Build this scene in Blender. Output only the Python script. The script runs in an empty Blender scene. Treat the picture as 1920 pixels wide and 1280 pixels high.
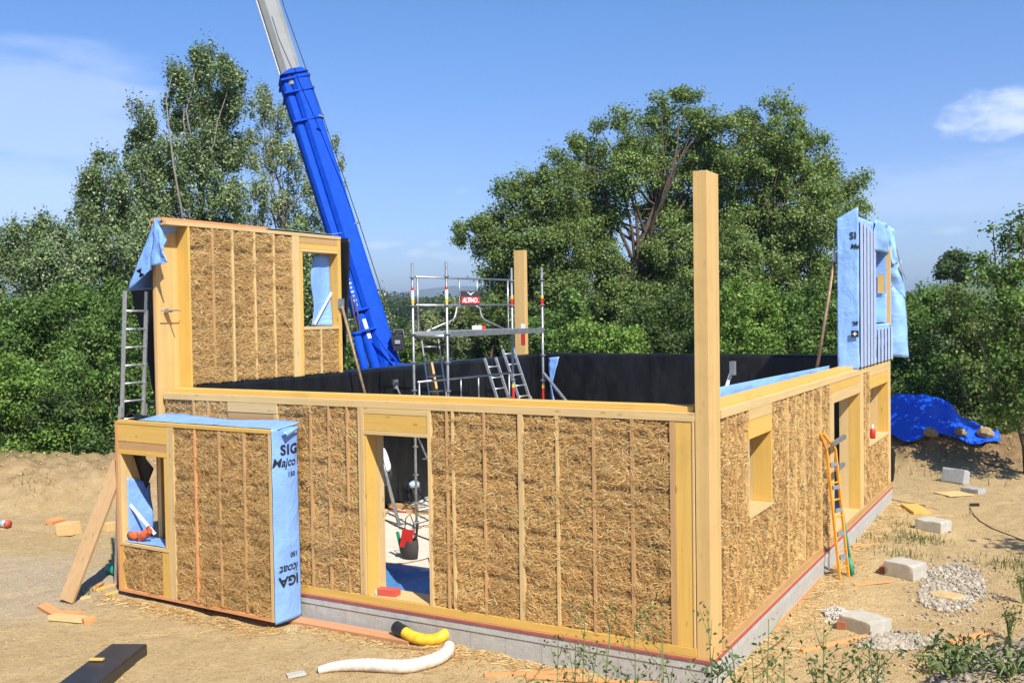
import bpy, math, random
import numpy as np
from mathutils import Vector, Matrix
random.seed(7)
RNG = np.random.default_rng(7)
scene = bpy.context.scene
COL = scene.collection
R = math.radians

# ------------------------------------------------------------------ camera
CAM = np.array([3.47098726, -10.3485827, 3.81560995])
YAW, PITCH, ROLL, FPX = -5.19964310e-01, -2.81931878e-02, -1.49487201e-02, 1851.7882
_fw = np.array([math.sin(YAW)*math.cos(PITCH), math.cos(YAW)*math.cos(PITCH), math.sin(PITCH)])
_r = np.array([math.cos(YAW), -math.sin(YAW), 0.0])
_u = np.cross(_r, _fw)
RT = _r*math.cos(ROLL)+_u*math.sin(ROLL)
UP = -_r*math.sin(ROLL)+_u*math.cos(ROLL)
FW = _fw
cam_d = bpy.data.cameras.new('camera')
cam = bpy.data.objects.new('camera', cam_d); COL.objects.link(cam)
M = Matrix.Identity(4)
for i in range(3):
    M[i][0] = RT[i]; M[i][1] = UP[i]; M[i][2] = -FW[i]; M[i][3] = CAM[i]
cam.matrix_world = M
cam_d.sensor_width = 36.0; cam_d.lens = FPX/1920*36.0
cam_d.clip_start = 0.1; cam_d.clip_end = 30000
scene.camera = cam

# ------------------------------------------------------------------ world, sun, exposure
SUN = np.array([0.775, -0.53, 1.0]); SUN /= np.linalg.norm(SUN)
SUN_EL = math.asin(SUN[2])
world = bpy.data.worlds.new('World'); scene.world = world; world.use_nodes = True
SKY_STRENGTH = 0.15
scene.view_settings.view_transform = 'Standard'; scene.view_settings.look = 'None'
scene.view_settings.exposure = 0.85; scene.view_settings.gamma = 1.0
sun_d = bpy.data.lights.new('sun', 'SUN'); sun_d.energy = 4.3; sun_d.angle = R(0.5); sun_d.color = (1.0, 0.945, 0.845)
sun = bpy.data.objects.new('sun', sun_d); COL.objects.link(sun)
sun.rotation_euler = Vector(SUN).to_track_quat('Z', 'Y').to_euler(); sun.location = (20, -14, 30)
scene.cycles.use_denoising = True
try:
    scene.cycles.denoiser = 'OPENIMAGEDENOISE'; scene.cycles.denoising_input_passes = 'RGB_ALBEDO_NORMAL'
except Exception: pass
scene.cycles.max_bounces = 6; scene.cycles.diffuse_bounces = 3; scene.cycles.glossy_bounces = 2
scene.cycles.transmission_bounces = 3; scene.cycles.transparent_max_bounces = 6; scene.cycles.volume_bounces = 0
scene.cycles.sample_clamp_indirect = 6

def px_dir(u, v):
    d = FW*FPX + RT*(u-960) - UP*(v-640)
    return d/np.linalg.norm(d)

wt = world.node_tree; wn = wt.nodes; wl = wt.links
for n in list(wn): wn.remove(n)
w_out = wn.new('ShaderNodeOutputWorld'); w_bg = wn.new('ShaderNodeBackground'); w_bg.inputs[1].default_value = SKY_STRENGTH
sky = wn.new('ShaderNodeTexSky'); sky.sky_type = 'NISHITA'; sky.sun_disc = False
sky.sun_elevation = SUN_EL; sky.sun_rotation = math.atan2(SUN[0], SUN[1])
sky.altitude = 100; sky.air_density = 1.0; sky.dust_density = 0.0; sky.ozone_density = 4.0
tc = wn.new('ShaderNodeTexCoord')
hsv = wn.new('ShaderNodeHueSaturation'); hsv.inputs['Saturation'].default_value = 1.0
wl.new(sky.outputs[0], hsv.inputs['Color'])
w_sep = wn.new('ShaderNodeSeparateXYZ'); wl.new(tc.outputs['Generated'], w_sep.inputs[0])
w_ramp = wn.new('ShaderNodeValToRGB'); wl.new(w_sep.outputs[2], w_ramp.inputs[0])   # clear summer air: bluer towards the horizon than the model
w_ramp.color_ramp.elements.new(.16)
for _i, (_p, _c) in enumerate(((0.0, (.41, .455, .58, 1)), (.16, (.395, .45, .605, 1)), (.30, (.325, .468, .625, 1)))):
    w_ramp.color_ramp.elements[_i].position = _p; w_ramp.color_ramp.elements[_i].color = _c
w_tint = wn.new('ShaderNodeMix'); w_tint.data_type = 'RGBA'; w_tint.blend_type = 'MULTIPLY'; w_tint.inputs[0].default_value = 1
wl.new(hsv.outputs[0], w_tint.inputs[6]); wl.new(w_ramp.outputs[0], w_tint.inputs[7])
def wmath(op, a, b=None, c=None):
    n = wn.new('ShaderNodeMath'); n.operation = op
    for i, x in enumerate((a, b, c)):
        if x is None: continue
        if isinstance(x, (int, float)): n.inputs[i].default_value = x
        else: wl.new(x, n.inputs[i])
    return n.outputs[0]
def wdot(vec):
    n = wn.new('ShaderNodeVectorMath'); n.operation = 'DOT_PRODUCT'
    wl.new(tc.outputs['Generated'], n.inputs[0]); n.inputs[1].default_value = tuple(float(x) for x in vec)
    return n.outputs['Value']
def wnoise(scale, detail, stretch, rough=0.55):
    m = wn.new('ShaderNodeMapping'); m.inputs['Scale'].default_value = stretch
    m.inputs['Rotation'].default_value = (0, 0, 0.5)
    wl.new(tc.outputs['Generated'], m.inputs[0])
    n = wn.new('ShaderNodeTexNoise'); n.inputs['Scale'].default_value = scale; n.inputs['Detail'].default_value = detail
    n.inputs['Roughness'].default_value = rough
    wl.new(m.outputs[0], n.inputs['Vector']); return n.outputs[0]
n_puff = wnoise(26, 6, (1, 1, 2.2)); n_cir = wnoise(5.5, 8, (1, 1, 5.5), 0.62)
cloud = None
def add_cloud(u, v, ru, rv, amp, noise, lo, hi):
    global cloud
    d0 = px_dir(u, v); rr = np.cross(d0, [0, 0, 1]); rr /= np.linalg.norm(rr); uu = np.cross(rr, d0)
    a = wmath('DIVIDE', wdot(rr), ru/FPX); b = wmath('DIVIDE', wdot(uu), rv/FPX)
    r2 = wmath('ADD', wmath('MULTIPLY', a, a), wmath('MULTIPLY', b, b))
    fall = wmath('MAXIMUM', wmath('SUBTRACT', 1.0, r2), 0.0)
    front = wmath('GREATER_THAN', wdot(d0), 0.5)
    x = wmath('MULTIPLY', fall, front)
    s = wmath('ADD', wmath('MULTIPLY', x, 0.55), noise)
    mr = wn.new('ShaderNodeMapRange'); mr.interpolation_type = 'SMOOTHSTEP'
    wl.new(s, mr.inputs[0]); mr.inputs[1].default_value = lo; mr.inputs[2].default_value = hi; mr.inputs[3].default_value = 0; mr.inputs[4].default_value = amp
    y = wmath('MULTIPLY', mr.outputs[0], wmath('MINIMUM', wmath('MULTIPLY', x, 4.0), 1.0))
    cloud = y if cloud is None else wmath('MAXIMUM', cloud, y)
add_cloud(1885, 212, 150, 56, 0.52, n_puff, 0.70, 1.15)
add_cloud(95, 215, 330, 140, 0.22, n_cir, 0.62, 1.0)
add_cloud(20, 360, 330, 110, 0.24, n_cir, 0.60, 1.0)
add_cloud(1790, 360, 330, 90, 0.16, n_cir, 0.6, 1.0)
for cu, cv, cru, crv, ca in ((713, 459, 34, 11, .5), (742, 457, 26, 10, .42), (784, 476, 30, 12, .62), (828, 478, 34, 12, .5), (874, 484, 46, 15, .5), (814, 458, 18, 8, .35), (866, 359, 15, 12, .2), (1778, 432, 40, 12, .5), (1684, 434, 24, 10, .3)):
    add_cloud(cu, cv, cru*1.15, crv*1.1, ca*.55, n_puff, 0.66, 1.15)
wmix = wn.new('ShaderNodeMix'); wmix.data_type = 'RGBA'
wl.new(cloud, wmix.inputs[0]); wl.new(w_tint.outputs[2], wmix.inputs[6]); wmix.inputs[7].default_value = (5.2, 5.4, 5.8, 1)
wl.new(wmix.outputs[2], w_bg.inputs[0]); wl.new(w_bg.outputs[0], w_out.inputs[0])

# ------------------------------------------------------------------ helpers
def at(u, v, ax, val):
    """point where the sight line through photo position (u, v) meets the plane axis=val"""
    d = px_dir(u, v); t = (val-CAM[ax])/d[ax]
    return CAM+t*d
def at_depth(u, v, z):
    d = px_dir(u, v); return CAM+d*(z/float(d@FW))
def smooth(a, b, x):
    t = np.clip((x-a)/(b-a), 0, 1); return t*t*(3-2*t)
def vnoise(x, y, seed=0):
    """smooth value noise, numpy"""
    xi = np.floor(x).astype(np.int64); yi = np.floor(y).astype(np.int64); xf = x-xi; yf = y-yi
    def h(a, b):
        n = (a*374761393+b*668265263+seed*1442695041) & 0x7fffffff
        n = ((n ^ (n >> 13))*1274126177) & 0x7fffffff
        return ((n ^ (n >> 16)) & 0xffff)/65535.0
    sx = xf*xf*(3-2*xf); sy = yf*yf*(3-2*yf)
    return (h(xi, yi)*(1-sx)+h(xi+1, yi)*sx)*(1-sy)+(h(xi, yi+1)*(1-sx)+h(xi+1, yi+1)*sx)*sy
def fbm(x, y, seed=0, oct=4):
    s = 0; a = .5
    for i in range(oct):
        s = s+a*vnoise(x*2**i, y*2**i, seed+i); a *= .5
    return s
def tag(o, label=None, cat=None, group=None, kind=None):
    if label: o['label'] = label
    if cat: o['category'] = cat
    if group: o['group'] = group
    if kind: o['kind'] = kind
    return o
def thing(name, loc, label, cat, group=None):
    o = bpy.data.objects.new(name, None); COL.objects.link(o); o.location = tuple(float(x) for x in loc)
    o.empty_display_size = .2
    return tag(o, label, cat, group)
def root_of(o):
    while o.parent: o = o.parent
    return o
def link_mesh(name, me, parent=None, origin=None):
    """parts keep their root's origin; a top-level mesh takes the given origin"""
    o = bpy.data.objects.new(name, me); COL.objects.link(o)
    if parent is not None:
        off = root_of(parent).location; o.parent = parent
        me.transform(Matrix.Translation(-off))
    elif origin is not None:
        off = Vector([float(x) for x in origin]); me.transform(Matrix.Translation(-off)); o.location = off
    return o
class MB:
    def __init__(s): s.v = []; s.f = []; s.m = []
    def add(s, vs, fs, mi=0):
        b = len(s.v); s.v += [tuple(float(c) for c in p) for p in vs]; s.f += [tuple(i+b for i in f) for f in fs]; s.m += [mi]*len(fs)
    def hexa(s, p, mi=0):   # 8 corners: bottom 0-3 ccw, top 4-7
        s.add(p, [(3, 2, 1, 0), (4, 5, 6, 7), (0, 1, 5, 4), (1, 2, 6, 5), (2, 3, 7, 6), (3, 0, 4, 7)], mi)
    def box(s, x0, x1, y0, y1, z0, z1, mi=0):
        s.hexa([(x0, y0, z0), (x1, y0, z0), (x1, y1, z0), (x0, y1, z0), (x0, y0, z1), (x1, y0, z1), (x1, y1, z1), (x0, y1, z1)], mi)
    def obox(s, c, a, b, d, mi=0):   # centre and three half vectors
        c, a, b, d = (np.asarray(q, float) for q in (c, a, b, d))
        s.hexa([c-a-b-d, c+a-b-d, c+a+b-d, c-a+b-d, c-a-b+d, c+a-b+d, c+a+b+d, c-a+b+d], mi)
    def beam(s, p0, p1, w, h, up=(0, 0, 1), mi=0):
        p0 = np.asarray(p0, float); p1 = np.asarray(p1, float); d = p1-p0; L = np.linalg.norm(d); d /= L
        a = np.cross(up, d); a /= np.linalg.norm(a); b = np.cross(d, a)
        s.obox((p0+p1)/2, d*L/2, a*w/2, b*h/2, mi)
    def tube(s, pts, r, n=8, cap=True, mi=0):
        pts = [np.asarray(p, float) for p in pts]; k = len(pts)
        rr = [r]*k if np.isscalar(r) else list(r)
        prev = None; rings = []
        for i, p in enumerate(pts):
            d = pts[min(i+1, k-1)]-pts[max(i-1, 0)]; d /= np.linalg.norm(d)+1e-12
            if prev is None:
                a = np.cross(d, (0, 0, 1) if abs(d[2]) < .9 else (1, 0, 0))
            else: a = prev-d*(prev@d)
            a /= np.linalg.norm(a); prev = a; b = np.cross(d, a)
            rings.append([p+(a*math.cos(2*math.pi*j/n)+b*math.sin(2*math.pi*j/n))*rr[i] for j in range(n)])
        vs = [q for ring in rings for q in ring]; fs = []
        for i in range(k-1):
            for j in range(n):
                fs.append((i*n+j, i*n+(j+1) % n, (i+1)*n+(j+1) % n, (i+1)*n+j))
        if cap: fs += [tuple(range(n-1, -1, -1)), tuple((k-1)*n+j for j in range(n))]
        s.add(vs, fs, mi)
    def prism(s, poly, ext, mi=0):   # polygon (3D pts) extruded by vector
        e = np.asarray(ext, float); n = len(poly); a = [np.asarray(p, float) for p in poly]
        s.add(a+[p+e for p in a], [tuple(range(n-1, -1, -1)), tuple(range(n, 2*n))]+[(i, (i+1) % n, n+(i+1) % n, n+i) for i in range(n)], mi)
    def build(s, name, mats, parent=None, origin=None, smooth=False, bevel=0):
        me = bpy.data.meshes.new(name); me.from_pydata(s.v, [], s.f)
        if not isinstance(mats, (list, tuple)): mats = [mats]
        for m in mats: me.materials.append(m)
        if len(mats) > 1: me.polygons.foreach_set('material_index', s.m)
        if smooth: me.polygons.foreach_set('use_smooth', [True]*len(s.f))
        me.update()
        if origin is None and parent is None:
            a = np.array(s.v); origin = ((a[:, 0].min()+a[:, 0].max())/2, (a[:, 1].min()+a[:, 1].max())/2, a[:, 2].min())
        o = link_mesh(name, me, parent, origin)
        if bevel:
            b = o.modifiers.new('bevel', 'BEVEL'); b.width = bevel; b.segments = 2; b.limit_method = 'ANGLE'
        return o
def np_mesh(name, verts, quads, mat, parent=None, origin=None, col=None, smooth=False):
    """fast mesh from arrays of quads, optional per-vertex colour"""
    me = bpy.data.meshes.new(name); nv = len(verts); nq = len(quads); k = quads.shape[1]
    me.vertices.add(nv); me.vertices.foreach_set('co', np.asarray(verts, np.float32).ravel())
    me.loops.add(nq*k); me.loops.foreach_set('vertex_index', np.asarray(quads, np.int32).ravel())
    me.polygons.add(nq); me.polygons.foreach_set('loop_start', np.arange(0, nq*k, k, dtype=np.int32))
    if smooth: me.polygons.foreach_set('use_smooth', np.ones(nq, bool))
    if col is not None:
        a = me.attributes.new('tint', 'FLOAT_COLOR', 'POINT')
        c = np.ones((nv, 4), np.float32); c[:, :3] = col; a.data.foreach_set('color', c.ravel())
    me.update(calc_edges=True); me.validate()
    for m in (mat if isinstance(mat, (list, tuple)) else [mat]): me.materials.append(m)
    if origin is None and parent is None:
        a = np.asarray(verts); origin = ((a[:, 0].min()+a[:, 0].max())/2, (a[:, 1].min()+a[:, 1].max())/2, a[:, 2].min())
    return link_mesh(name, me, parent, origin)
def text_mb(txt, size, org, xd, yd, mat, parent, shear=0.0, bold=0.0, name='lettering', thick=.002, spacing=1.0, clip=None, conform=None):
    """flat letters standing 3 mm proud of a surface; org = lower left, xd/yd unit vectors"""
    cu = bpy.data.curves.new('t', 'FONT'); cu.body = txt; cu.size = size; cu.shear = shear; cu.offset = bold; cu.extrude = 0; cu.space_character = spacing
    cu.resolution_u = 3
    ob = bpy.data.objects.new('t', cu); COL.objects.link(ob)
    dg = bpy.context.evaluated_depsgraph_get(); me = bpy.data.meshes.new_from_object(ob.evaluated_get(dg))
    bpy.data.objects.remove(ob); bpy.data.curves.remove(cu)
    org, xd, yd = (np.asarray(q, float) for q in (org, xd, yd))
    co = np.zeros(len(me.vertices)*3); me.vertices.foreach_get('co', co); co = co.reshape(-1, 3)
    if clip is not None: co[:, 0] = np.minimum(co[:, 0], clip)
    w = org+np.outer(co[:, 0], xd)+np.outer(co[:, 1], yd)
    if conform is not None: w = conform(w)
    me.vertices.foreach_set('co', w.ravel()); me.materials.clear(); me.materials.append(mat); me.update()
    me.name = name
    return link_mesh(name, me, parent)

# ------------------------------------------------------------------ materials
class NT:
    def __init__(s, name):
        s.mat = bpy.data.materials.new(name); s.mat.use_nodes = True; s.t = s.mat.node_tree; s.n = s.t.nodes; s.l = s.t.links
        s.bsdf = s.n['Principled BSDF']; s.tc = s.n.new('ShaderNodeTexCoord')
    def put(s, sock, x):
        if isinstance(x, (int, float)): sock.default_value = x
        elif isinstance(x, (tuple, list)): sock.default_value = tuple(x)+((1,) if len(x) == 3 and sock.type == 'RGBA' else ())
        else: s.l.new(x, sock)
    def mapping(s, scale=(1, 1, 1), rot=(0, 0, 0), vec=None):
        m = s.n.new('ShaderNodeMapping'); m.inputs['Scale'].default_value = scale; m.inputs['Rotation'].default_value = rot
        s.l.new(vec or s.tc.outputs['Object'], m.inputs[0]); return m.outputs[0]
    def noise(s, vec, scale, detail=4, rough=.55, dist=0):
        n = s.n.new('ShaderNodeTexNoise'); n.inputs['Scale'].default_value = scale; n.inputs['Detail'].default_value = detail
        n.inputs['Roughness'].default_value = rough; n.inputs['Distortion'].default_value = dist
        if vec is not None: s.l.new(vec, n.inputs['Vector'])
        return n.outputs[0]
    def voro(s, vec, scale, feature='F1', out='Distance'):
        n = s.n.new('ShaderNodeTexVoronoi'); n.feature = feature; n.inputs['Scale'].default_value = scale
        if vec is not None: s.l.new(vec, n.inputs['Vector'])
        return n.outputs[out]
    def ramp(s, f, stops, interp='LINEAR'):
        r = s.n.new('ShaderNodeValToRGB'); r.color_ramp.interpolation = interp
        e = r.color_ramp.elements
        while len(e) < len(stops): e.new(.5)
        for i, (p, c) in enumerate(stops):
            e[i].position = p; e[i].color = (c, c, c, 1) if isinstance(c, (int, float)) else tuple(c)+(1,)
        s.l.new(f, r.inputs[0]); return r.outputs[0]
    def mix(s, f, a, b, mode='MIX'):
        m = s.n.new('ShaderNodeMix'); m.data_type = 'RGBA'; m.blend_type = mode
        s.put(m.inputs[0], f); s.put(m.inputs[6], a); s.put(m.inputs[7], b); return m.outputs[2]
    def math(s, op, a, b=0.0):
        m = s.n.new('ShaderNodeMath'); m.operation = op; s.put(m.inputs[0], a); s.put(m.inputs[1], b); return m.outputs[0]
    def attr(s, name, out='Color'):
        a = s.n.new('ShaderNodeAttribute'); a.attribute_name = name; return a.outputs[out]
    def rnd(s):
        return s.n.new('ShaderNodeObjectInfo').outputs['Random']
    def bump(s, h, strength=.3, dist=.01):
        b = s.n.new('ShaderNodeBump'); b.inputs['Strength'].default_value = strength; b.inputs['Distance'].default_value = dist
        s.l.new(h, b.inputs['Height']); s.l.new(b.outputs[0], s.bsdf.inputs['Normal']); return b
    def done(s, col=None, rough=.6, metal=0, spec=None):
        if col is not None: s.put(s.bsdf.inputs['Base Color'], col)
        s.put(s.bsdf.inputs['Roughness'], rough); s.put(s.bsdf.inputs['Metallic'], metal)
        if spec is not None: s.put(s.bsdf.inputs['Specular IOR Level'], spec)
        return s.mat
def mul(c, k): return tuple(min(1, x*k) for x in c)
def wood(name, col, axis, knots=True, dark=.72, scale=1.0, lam=False):
    n = NT(name)
    sc = [22*scale]*3; sc['xyz'.index(axis)] = .9*scale
    v = n.mapping(tuple(sc))
    off = n.n.new('ShaderNodeVectorMath'); off.operation = 'ADD'
    cmb = n.n.new('ShaderNodeCombineXYZ'); rr = n.math('MULTIPLY', n.rnd(), 37.0)
    for i in range(3): n.l.new(rr, cmb.inputs[i])
    n.l.new(v, off.inputs[0]); n.l.new(cmb.outputs[0], off.inputs[1]); v = off.outputs[0]
    g1 = n.noise(v, 1.0, 6, .6, .4)
    g2 = n.noise(v, .22, 3, .5)
    c = n.mix(n.ramp(g1, [(.3, 0), (.72, 1)]), mul(col, dark), mul(col, 1.12))
    c = n.mix(n.math('MULTIPLY', n.ramp(g2, [(.35, 0), (.7, 1)]), .45), c, (col[0]*1.05, col[1]*1.12, min(1, col[2]*1.5)))
    if knots:
        ks = [9.0]*3; ks['xyz'.index(axis)] = 3.0
        kv = n.mapping(tuple(ks)); kd = n.voro(kv, 1.0); kc = n.voro(kv, 1.0, out='Color'); kb = n.n.new('ShaderNodeRGBToBW'); n.l.new(kc, kb.inputs[0])
        c = n.mix(n.math('MULTIPLY', n.ramp(kd, [(.07, .85), (.17, 0)]), n.ramp(kb.outputs[0], [(.56, 0), (.60, 1)])), c, mul(col, .34))
    if lam:   # glued lamellae, each with its own tone
        sx = n.n.new('ShaderNodeSeparateXYZ'); n.l.new(n.tc.outputs['Object'], sx.inputs[0]); wn_ = n.n.new('ShaderNodeTexWhiteNoise'); wn_.noise_dimensions = '2D'
        cb = n.n.new('ShaderNodeCombineXYZ'); n.l.new(n.math('FLOOR', n.math('MULTIPLY', sx.outputs[0], 22.0)), cb.inputs[0]); n.l.new(n.math('FLOOR', n.math('MULTIPLY', sx.outputs[1], 22.0)), cb.inputs[1]); n.l.new(cb.outputs[0], wn_.inputs[0])
        c = n.mix(.55, c, n.mix(wn_.outputs[0], mul(col, .80), mul(col, 1.16)), 'MIX')
    c = n.mix(.35, c, n.mix(n.rnd(), mul(col, .86), mul(col, 1.14)))
    # weather stains
    st = n.noise(n.mapping((1.5, 1.5, 1.5)), 1.3, 5, .65)
    c = n.mix(n.ramp(st, [(.52, 0), (.78, .38)]), c, mul(col, .62))
    n.bump(g1, .25, .004)
    return n.done(c, .62, 0, .3)
LIGHT = (.64, .445, .19); YEL = (.66, .405, .095); TAN = (.50, .295, .12); POSTC = (.63, .41, .155)
W = {}
for ax in 'xyz':
    W['light', ax] = wood('pale_timber_'+ax, LIGHT, ax); W['yel', ax] = wood('yellow_timber_'+ax, YEL, ax, True, .82)
    W['tan', ax] = wood('brown_timber_'+ax, TAN, ax)
    W['post', ax] = wood('post_timber_'+ax, POSTC, ax, True, .66, 1.0, True)
    W['orange', ax] = wood('orange_offcut_timber_'+ax, (.66, .30, .115), ax)
def straw_mat():
    n = NT('straw'); c = n.attr('tint')
    n.bsdf.inputs['Specular IOR Level'].default_value = .45
    return n.done(c, .45)
STRAW = straw_mat()
def straw_base_mat():
    n = NT('straw_bale_core'); v = n.mapping((1, 1, 1))
    f = n.noise(v, 60, 6, .7, 1.5); g = n.noise(v, 5, 4, .6)
    c = n.ramp(f, [(.3, (.27, .15, .055)), (.5, (.42, .255, .10)), (.72, (.56, .37, .165))])
    c = n.mix(n.ramp(g, [(.35, 0), (.7, .6)]), c, (.30, .185, .07))
    n.bump(f, 1.0, .03); return n.done(c, .75)
STRAWB = straw_base_mat()
def black_membrane():
    n = NT('black_membrane'); v = n.mapping((1, 1, .35), (0.3, 0.25, 0))
    f = n.noise(v, 1.6, 4, .5, .8); f2 = n.noise(n.mapping((2.2, 2.2, .8), (.3, .3, 0)), 2.2, 4, .55, .6)
    n.bump(n.math('ADD', f, n.math('MULTIPLY', f2, .2)), .40, .10)
    return n.done(n.mix(n.ramp(f2, [(.4, 0), (.8, 1)]), (.006, .0065, .008), (.014, .015, .018)), n.math('ADD', n.math('MULTIPLY', f2, .22), .30), 0, .32)
BLACK = black_membrane()
def blue_membrane(name='blue_membrane', col=(.215, .40, .82)):
    n = NT(name); v = n.mapping((1, 1, 1))
    f = n.noise(v, 3.0, 4, .6, 1.0); f2 = n.noise(v, 14, 4, .6)
    n.bump(n.math('ADD', f, n.math('MULTIPLY', f2, .12)), .42, .07)
    c = n.mix(n.ramp(n.noise(v, 1.7, 5, .6), [(.35, 0), (.7, 1)]), mul(col, .9), mul(col, 1.1))
    return n.done(c, n.ramp(f2, [(.3, .34), (.8, .55)]), 0, .4)
BLUE = blue_membrane()
def plain(name, col, rough=.5, metal=0, spec=None, var=.12, scale=8, bump=0):
    n = NT(name); f = n.noise(n.mapping(), scale, 5, .6)
    c = n.mix(n.ramp(f, [(.3, 0), (.7, 1)]), mul(col, 1-var), mul(col, 1+var))
    if bump: n.bump(f, bump, .01)
    return n.done(c, n.math('ADD', n.math('MULTIPLY', f, .2), max(0.02, rough-.1)), metal, spec)
GALV = plain('galvanised_steel', (.37, .385, .39), .42, .75, None, .22, 14)
ALU = plain('aluminium', (.62, .63, .63), .38, .7, None, .15, 20)
DARKM = plain('dark_steel', (.035, .035, .038), .45, .3)
INK = plain('black_ink', (.012, .014, .018), .6)
WHITEP = plain('white_print', (.8, .8, .8), .5, 0, None, .05)
REDP = plain('red_print', (.55, .03, .025), .5)
YELP = plain('yellow_print', (.75, .5, .04), .5)
CONC = None
def concrete(name, col, courses=False):
    n = NT(name); v = n.mapping(); f = n.noise(v, 9, 6, .7); f2 = n.noise(v, 70, 3, .6); g = n.noise(v, 1.2, 4, .6)
    c = n.mix(n.ramp(f, [(.3, 0), (.7, 1)]), mul(col, .82), mul(col, 1.12))
    c = n.mix(n.ramp(g, [(.4, 0), (.75, .5)]), c, (col[0]*.86, col[1]*.8, col[2]*.68))
    n.bump(n.math('ADD', f2, f), .5, .012); return n.done(c, .85)
CONC = concrete('concrete_block', (.43, .42, .385))
SLABM = concrete('slab_screed', (.62, .58, .48))
CAPM = concrete('rough_mortar', (.46, .45, .42))
# ------------------------------------------------------------------ ground
FWH = np.array([math.sin(YAW), math.cos(YAW)]); RTH = np.array([math.cos(YAW), -math.sin(YAW)])
def seg_dist(x, y, pts):
    best = np.full(np.shape(x), 1e9)
    for (ax, ay), (bx, by) in zip(pts[:-1], pts[1:]):
        dx, dy = bx-ax, by-ay
        t = np.clip(((x-ax)*dx+(y-ay)*dy)/(dx*dx+dy*dy), 0, 1)
        best = np.minimum(best, np.hypot(x-ax-t*dx, y-ay-t*dy))
    return best
BERM = [(-34, -7), (-24.5, .2), (-18.2, 4.4), (-16.8, 6.4), (-16.2, 8.4)]
def gz(x, y):
    x = np.asarray(x, float); y = np.asarray(y, float)
    dx, dy = x-CAM[0], y-CAM[1]; f = dx*FWH[0]+dy*FWH[1]; s = dx*RTH[0]+dy*RTH[1]
    r = np.hypot(x, y)
    near = 1-smooth(35, 60, r)
    z = -.33+(.10*(fbm(x*.35, y*.35, 3)-.5)+.045*(fbm(x*1.7, y*1.7, 5)-.5)+.034*(fbm(x*6, y*6, 9, 3)-.5)-.03*np.exp(-((fbm(x*.22+3, y*.22, 13)-.5)/.018)**2))*near
    # rubble berm on the left
    d = seg_dist(x, y, BERM); b = 1.0*(1-smooth(.2, 2.9, d))
    lump = .55+.7*fbm(x*.5, y*.5, 21)+.42*(fbm(x*1.9, y*1.9, 22)-.5)+.34*(fbm(x*5.5, y*5.5, 23, 3)-.5)
    z = z+b*lump
    # raised bank the photographer stands on
    q = s/np.maximum(f, .5)
    k = .415-.088*smooth(.27, .53, q)-.02*smooth(.5, .9, q)
    fc = 5.0+1.6*smooth(.2, .5, q)
    bank = np.minimum(2.1, 3.70-k*np.minimum(f, fc))-np.maximum(f-fc, 0)*.62
    bank = bank+(.16*(fbm(x*1.3, y*1.3, 31)-.5)+.10*(fbm(x*4.5, y*4.5, 32)-.5))*smooth(-.3, .2, bank)
    bank = bank-np.maximum(np.abs(s)-9, 0)*.5-np.maximum(-f-4, 0)*.5
    z = np.maximum(z, np.where(bank > -2, bank, -2))
    # spoil heap behind the house on the right
    a = np.exp(-((x+.35)/1.55)**2-((y-19.0)/1.45)**2)*1.62+np.exp(-((x-2.5)/1.8)**2-((y-18.7)/1.3)**2)*.62
    z = z+a*(.8+.5*fbm(x*.8, y*.8, 41))+np.minimum(a, .6)*(.7*(fbm(x*2.4, y*2.4, 42)-.5)+.5*(fbm(x*6, y*6, 43)-.5))
    # far country
    far = smooth(45, 90, r)
    z = z+far*(.5*(fbm(x*.02, y*.02, 51)-.5)+.3)
    az = np.degrees(np.arctan2(dx, dy)); D = np.hypot(dx, dy)
    z = z+17*smooth(420, 820, D)*np.exp(-((az+41)/6.5)**2)*(.75+.5*fbm(x*.004, y*.004, 61))*(1-.5*smooth(900, 1600, D))
    z = z+46*smooth(600, 1500, D)*np.exp(-((az+4.0)/5.0)**2)*(1-smooth(1700, 3000, D))*(.85+.3*fbm(x*.003, y*.003, 62))
    z = z+115*smooth(3800, 5200, D)*np.exp(-((az+30)/9)**2)*(.6+.8*fbm(az*.35, az*.0, 63))
    z = z+40*smooth(3800, 5200, D)
    return z
def on_ground(u, v):
    """first place where the sight line through (u, v) meets the ground"""
    d = px_dir(u, v); t = np.arange(3.0, 60, .04); p = CAM+np.outer(t, d); h = p[:, 2]-gz(p[:, 0], p[:, 1])
    k = int(np.argmax(h < 0)) if (h < 0).any() else len(t)-1
    q = p[max(k-1, 0)]*.5+p[k]*.5
    return np.array([q[0], q[1], float(gz(q[0], q[1]))])
def axis_coords(lo, hi, step, far):
    c = list(np.arange(lo, hi+1e-6, step)); s = step; x = hi
    up = []
    while x < far: s *= 1.17; x += s; up.append(x)
    s = step; x = lo; dn = []
    while x > -far: s *= 1.17; x -= s; dn.append(x)
    return np.array(dn[::-1]+c+up)
gx = axis_coords(-21, 8.5, .085, 9000); gy = axis_coords(-9.5, 22, .095, 9000)
GX, GY = np.meshgrid(gx, gy); GZ = gz(GX, GY)
inside = (GX > -8.4) & (GX < -.1) & (GY > .12) & (GY < 11.8)
GZ = np.where(inside, np.minimum(GZ, -.36), GZ)
nx, ny = len(gx), len(gy)
idx = np.arange(nx*ny).reshape(ny, nx)
quads = np.stack([idx[:-1, :-1], idx[:-1, 1:], idx[1:, 1:], idx[1:, :-1]], -1).reshape(-1, 4)
def house_dist(x, y):
    ddx = np.maximum(np.maximum(-8.6-x, x), 0); ddy = np.maximum(np.maximum(-y, y-11.95), 0)
    return np.hypot(ddx, ddy)
hd = house_dist(GX, GY); wob = fbm(GX*1.1, GY*1.1, 71)
saw = (1-smooth(.25, 1.15, hd+(wob-.5)*1.2))
saw = np.maximum(saw, .9*(1-smooth(.3, .9, np.hypot(GX-1.0, (GY-9.3)*.6)+(wob-.5)*.9)))
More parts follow.
